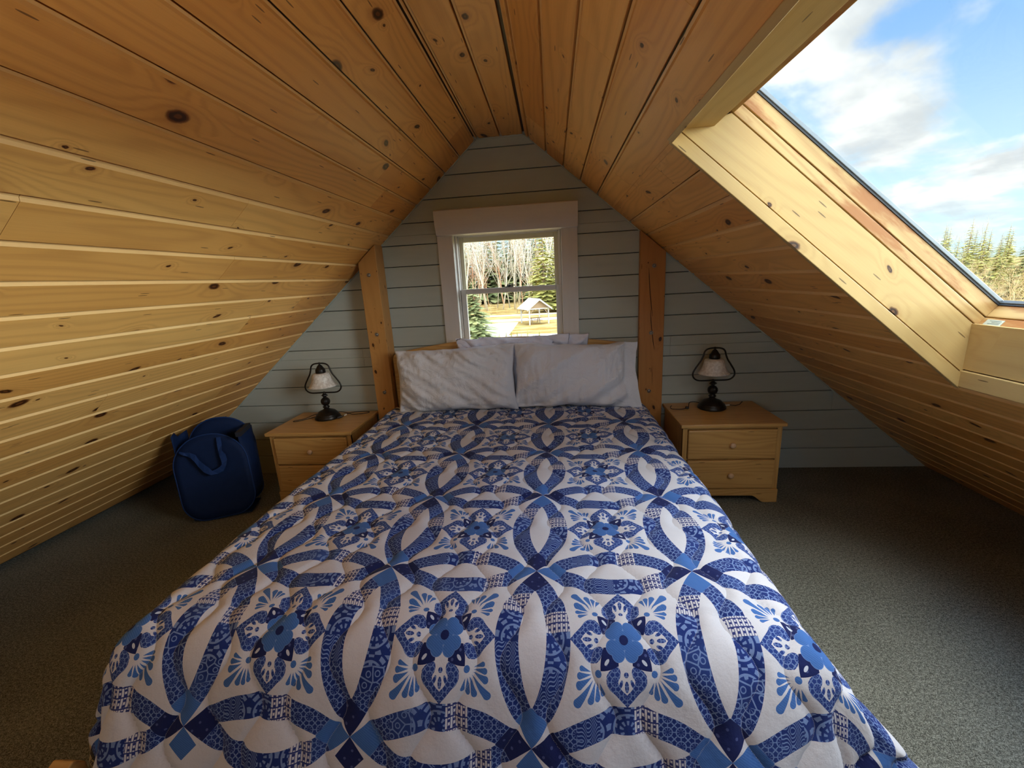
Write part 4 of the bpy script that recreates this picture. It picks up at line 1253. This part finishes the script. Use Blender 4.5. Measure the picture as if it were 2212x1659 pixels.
def bare_tree(seed, H, spread, thin, depth=5, low=.25):
    rnd = random.Random(seed); m = MB()
    def br(p, d, L, r, dep):
        n = 3; pts = [p]; q = p; dd = d
        for i in range(n):
            dd = (dd + Vector((rnd.uniform(-.16, .16), rnd.uniform(-.16, .16), rnd.uniform(-.02, .12)))).normalized()
            q = q + dd * L / n; pts.append(q)
        m.tube(pts, [r * (1 - .5 * i / n) for i in range(n + 1)], 4 if dep < 2 else 3)
        if dep >= depth: return
        k = 3 if dep else 7
        for i in range(k):
            t = (low if dep == 0 else .3) + (1 - (low if dep == 0 else .3)) * (i + rnd.random() * .7) / k
            t = min(t, .999); idx = min(n - 1, int(t * n)); b_ = pts[idx].lerp(pts[idx + 1], t * n - idx)
            az = rnd.uniform(0, 2 * PI); tilt = rnd.uniform(.35, .75) * spread
            a = dd.orthogonal().normalized(); c_ = dd.cross(a)
            nd = (dd * math.cos(tilt) + (a * math.cos(az) + c_ * math.sin(az)) * math.sin(tilt) + Vector((0, 0, .18))).normalized()
            br(b_, nd, L * rnd.uniform(.42, .62) * (1 if dep else .85), r * (.42 if dep == 0 else .6), dep + 1)
    br(Vector((0, 0, 0)), Vector((0, 0, 1)), H * .8, thin * H, 0)
    return m
def conifer(seed, H, R, nl=24, dens=1.0):
    rnd = random.Random(seed); tr = MB(); tr.tube([(0, 0, 0), (0, 0, H * .5), (0, 0, H)], [H * .014, H * .009, .01], 6)
    m = MB()
    for i in range(nl):
        t = i / (nl - 1); z = H * (.07 + .92 * t); rad = R * (1 - t) ** .8 * rnd.uniform(.8, 1.15) + .08
        nb = int((14 - 7 * t) * dens)
        for k in range(nb):
            a = 2 * PI * (k + rnd.random() * .8) / nb; L = rad * rnd.uniform(.6, 1.2); rv = rnd.random()
            c, s = math.cos(a), math.sin(a); droop = L * rnd.uniform(.05, .4) - L * .15 * t
            w = L * rnd.uniform(.16, .28); base = len(m.v)
            zz = z + rnd.uniform(-.2, .2)
            for (f, ww, dz) in ((0.05, .25, .0), (.45, 1.0, -.25), (.8, .75, -.7), (1.08, .06, -.85)):
                for sgn in (-1, 1):
                    m.v.append(Vector((c * L * f - s * w * ww * sgn, s * L * f + c * w * ww * sgn, zz + droop * dz - .06 * w + rnd.uniform(-.04, .04) * L)))
                m.v.append(Vector((c * L * f, s * L * f, zz + droop * dz + .16 * w * ww)))
            for q in range(3):
                b = base + q * 3
                m.face([b, b + 2, b + 5, b + 3], [(0, 0)] * 4, rv); m.face([b + 2, b + 1, b + 4, b + 5], [(0, 0)] * 4, rv)
    return tr, m
kinds = {}
def proto_bare(key, seed, H, spread, thin, mt, depth=4, low=.25):
    kinds[key] = ('b', bare_tree(seed, H, spread, thin, depth, low).mesh(key, mt, True))
def proto_con(key, seed, H, R, mt, nl=24, dens=1.0):
    tr, m = conifer(seed, H, R, nl, dens)
    kinds[key] = ('c', tr.mesh('trunk', M_TRUNK, True), m.mesh('foliage', mt))
proto_bare('birch_a', 1, 20, .75, .0085, M_BIRCH, 4, .35); proto_bare('birch_b', 2, 18, .95, .0085, M_BIRCH, 4, .25)
proto_bare('red_a', 3, 14, 1.0, .007, M_TWIG_R, 4, .12); proto_bare('gold_a', 4, 9, 1.25, .008, M_GOLD, 4, .08); proto_bare('gold_b', 5, 8, 1.4, .009, M_GOLD, 4, .05); proto_bare('grey_a', 6, 15, .9, .008, M_TWIG_G, 4, .2)
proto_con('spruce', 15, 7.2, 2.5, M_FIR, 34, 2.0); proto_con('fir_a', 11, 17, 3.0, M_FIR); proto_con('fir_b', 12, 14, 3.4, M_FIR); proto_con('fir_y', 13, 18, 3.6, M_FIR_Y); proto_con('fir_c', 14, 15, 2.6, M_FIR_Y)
def plant(key, name, x, y, s, label, cat, group, z=None):
    k = kinds[key]
    gz = GZ + min(3.0, max(0, math.hypot(x, y) - 95) * .02) - .05 if z is None else z
    rz = random.uniform(0, 2 * PI)
    if k[0] == 'b':
        o = bpy.data.objects.new(name, k[1]); C.objects.link(o)
    else:
        o = bpy.data.objects.new(name, None); C.objects.link(o)
        for nm, me in (('trunk', k[1]), ('foliage', k[2])):
            c = bpy.data.objects.new(nm, me); C.objects.link(c); c.parent = o
    o.location = (x, y, gz); o.scale = (s, s, s * random.uniform(.92, 1.1)); o.rotation_euler = (0, 0, rz)
    return tag(o, label, cat, group)
random.seed(99)
taken = []
def free_spot(gen, dist):
    # keep crowns apart: draw spots until one is clear of those already taken
    best = None
    for _ in range(60):
        x, y = gen(); dd = min([math.hypot(x - a, y - b) for a, b in taken] or [99])
        if best is None or dd > best[0]: best = (dd, x, y)
        if dd > dist: break
    taken.append((best[1], best[2])); return best[1], best[2]
def polar(a0, a1, d0, d1):
    az = math.radians(random.uniform(a0, a1)); d = math.sqrt(random.uniform(d0 * d0, d1 * d1)); return d * math.sin(az), d * math.cos(az)
GW = 'trees of the wood behind the meadow'
# pale birches and greens behind the meadow, through the gable window
for i, x in enumerate([-25, -21.5, -19.2, -16.6, -14.4, -11.2, -8.5, -5.5, -2.2, 1.5, 5]):
    plant(['birch_a', 'birch_b'][i % 2], 'birch_tree', x, 93 + random.uniform(-1, 4), random.uniform(.95, 1.15), 'pale bare birch at the edge of the wood beyond the meadow', 'tree', 'bare birches at the wood edge')
for i in range(34):
    x = -36 + 1.3 * i; x, y = free_spot(lambda: (x + random.uniform(-2.5, 2.5), random.uniform(98, 112)), 3.6)
    plant(['red_a', 'grey_a', 'birch_b'][i % 3], 'bare_tree', x, y, random.uniform(.9, 1.3), 'bare reddish-grey tree deeper in the wood beyond the meadow', 'tree', 'bare trees inside the wood')
for i in range(34):
    x = -40 + 1.55 * i; x, y = free_spot(lambda: (x + random.uniform(-2, 2), random.uniform(114, 138)), 6.5)
    plant(['fir_a', 'fir_b'][i % 2], 'fir_tree', x, y, random.uniform(1.2, 1.6), 'dark green fir standing behind the bare birches', 'tree', 'firs behind the birches')
for i, (x, y, s) in enumerate([(-1.6, 84, 1.0), (0.6, 88, 1.1), (2.5, 83, .95), (4.6, 86, 1.05), (-3.4, 92, .75), (7, 85, 1), (10, 88, 1)]):
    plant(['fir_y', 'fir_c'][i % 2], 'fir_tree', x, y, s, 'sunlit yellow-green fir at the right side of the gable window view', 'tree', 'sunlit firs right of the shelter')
plant('red_a', 'bare_tree', -14.8, 86, .55, 'low orange-brown bare tree left of the shelter', 'tree', None)
plant('gold_a', 'bare_tree', -7.0, 84, .62, 'small fan-shaped bare tree just left of the shelter roof', 'tree', None)
for i in range(20):
    plant('gold_b' if i % 3 else 'red_a', 'shrub', -30 + i * 1.75 + random.uniform(-.4, .4), 84.5 + random.uniform(-1, 1), random.uniform(.24, .36) * (1 if i % 3 else .6), 'low reddish shrub in the row along the far side of the meadow', 'shrub', 'shrubs along the meadow edge')
# near spruce at the lower left of the window
SP = plant('spruce', 'spruce_tree', -5.1, 27.5, .86, 'spruce close to the house, lower left corner of the gable window', 'tree', None, GZ)
kinds['fir_b_near'] = kinds['fir_b']
# low plants in the pale bed
for i in range(9):
    x = -6.6 + i * .62; o = plant('fir_c', 'garden_shrub', x, 47 + random.uniform(-1.4, 1.4), random.uniform(.045, .075), 'small dark shrub dotted over the pale ground before the shelter', 'shrub', 'small shrubs before the shelter', GZ + .03)

# open shelter with a pitched roof
def shelter():
    t = thing('garden_shelter', (-2.7, 62, GZ), 'open timber shelter with pale pitched roof standing in the meadow', 'shelter')
    MW = simple('weathered_white', (.42, .38, .32), .7, nscale=2); MRf = simple('pale_roof', (.46, .44, .41), .6, nscale=1.5); MT = simple('shelter_timber', (.25, .16, .08), .7, nscale=2)
    R = Matrix.Translation((-2.75, 63.2, GZ)) @ Matrix.Rotation(L_(22), 4, 'Z')
    w, l, h = 1.45, 1.9, 2.15
    for (x, y) in ((-w, -l), (w, -l), (-w, l), (w, l)):
        m = MB(); m.box(x - .08, x + .08, y - .08, y + .08, 0, h, g=2, M=R); p = m.build('post', MW, t)
        m = MB(); sx = -1 if x > 0 else 1
        m.prism([(x, h - .7), (x + sx * .1, h - .7), (x + sx * .65, h - .05), (x + sx * .5, h - .05)], y - .04, y + .04, 1, R); m.build('brace', MT, t)
    for y in (-l, l):
        m = MB(); m.box(-w - .1, w + .1, y - .07, y + .07, h, h + .16, M=R); m.build('beam', MW, t)
    for x in (-w, w):
        m = MB(); m.box(x - .07, x + .07, -l, l, h, h + .16, g=1, M=R); m.build('beam', MW, t)
    ph = 1.25; ow = w + .45
    for sx in (-1, 1):
        m = MB(); m.prism([(0, h + .16 + ph), (sx * ow, h - .02), (sx * ow, h + .06), (0, h + .26 + ph)], -l - .5, l + .5, 1, R)
        m.build('roof', MRf, t)
    for y in (-l - .45, l + .45):
        m = MB()
        for sx in (-1, 1): m.prism([(0, h + .02 + ph), (sx * ow, h - .16), (sx * ow, h - .02), (0, h + .16 + ph)], y - .03, y + .03, 1, R)
        m.build('barge_board', MW, t)
    m = MB()
    m.prism([(-w, h + .16), (w, h + .16), (0, h + .05 + ph)], -l - .02, -l + .03, 1, R); m.build('gable_lattice', MT, t)
    q = thing('picnic_table', (R @ Vector((0, 0, 0))), 'brown picnic table under the roof of the garden shelter', 'table')
    for (a, b_, z, nm) in ((-.38, .38, .74, 'table_top'), (-.75, -.5, .44, 'bench'), (.5, .75, .44, 'bench')):
        m = MB(); m.box(-.95, .95, a, b_, z, z + .05, M=R); m.build(nm, MT, q)
    for x in (-.6, .6):
        for s_ in (-1, 1):
            m = MB(); m.prism([(s_ * .62, 0), (s_ * .72, 0), (s_ * .25, .74), (s_ * .15, .74)], x - .04, x + .04, 0, R); m.build('leg', MT, q)
        m = MB(); m.box(x - .03, x + .03, -.75, .75, .40, .44, M=R); m.build('cross_bar', MT, q)
shelter()

# woodland seen through the roof window
random.seed(5); taken.clear()
for i in range(150):
    X_, Y_ = free_spot(lambda: polar(27, 60, 92, 146), 4.0); d = math.hypot(X_, Y_)
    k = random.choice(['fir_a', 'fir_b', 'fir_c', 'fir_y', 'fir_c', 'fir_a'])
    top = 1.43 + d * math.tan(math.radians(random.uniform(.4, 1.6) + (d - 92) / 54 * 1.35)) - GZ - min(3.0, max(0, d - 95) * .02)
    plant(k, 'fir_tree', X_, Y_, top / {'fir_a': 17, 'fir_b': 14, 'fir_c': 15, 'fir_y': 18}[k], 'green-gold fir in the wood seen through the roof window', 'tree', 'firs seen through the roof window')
for i in range(20):
    az = math.radians(26 + 2.0 * i + random.uniform(-.8, .8)); d = random.uniform(135, 150)
    plant('grey_a', 'bare_tree', d * math.sin(az), d * math.cos(az), random.uniform(.62, .74), 'grey bare treetop rising above the firs in the roof window', 'tree', 'bare treetops in the roof window')
for i in range(130):
    X_, Y_ = free_spot(lambda: polar(30, 58, 38, 84), 3.2)
    plant(random.choice(['gold_a', 'gold_b']), 'thicket_shrub', X_, Y_, random.uniform(.42, .58), 'golden-brown leafless shrub in the thicket seen through the roof window', 'shrub', 'leafless thicket below the roof window firs')
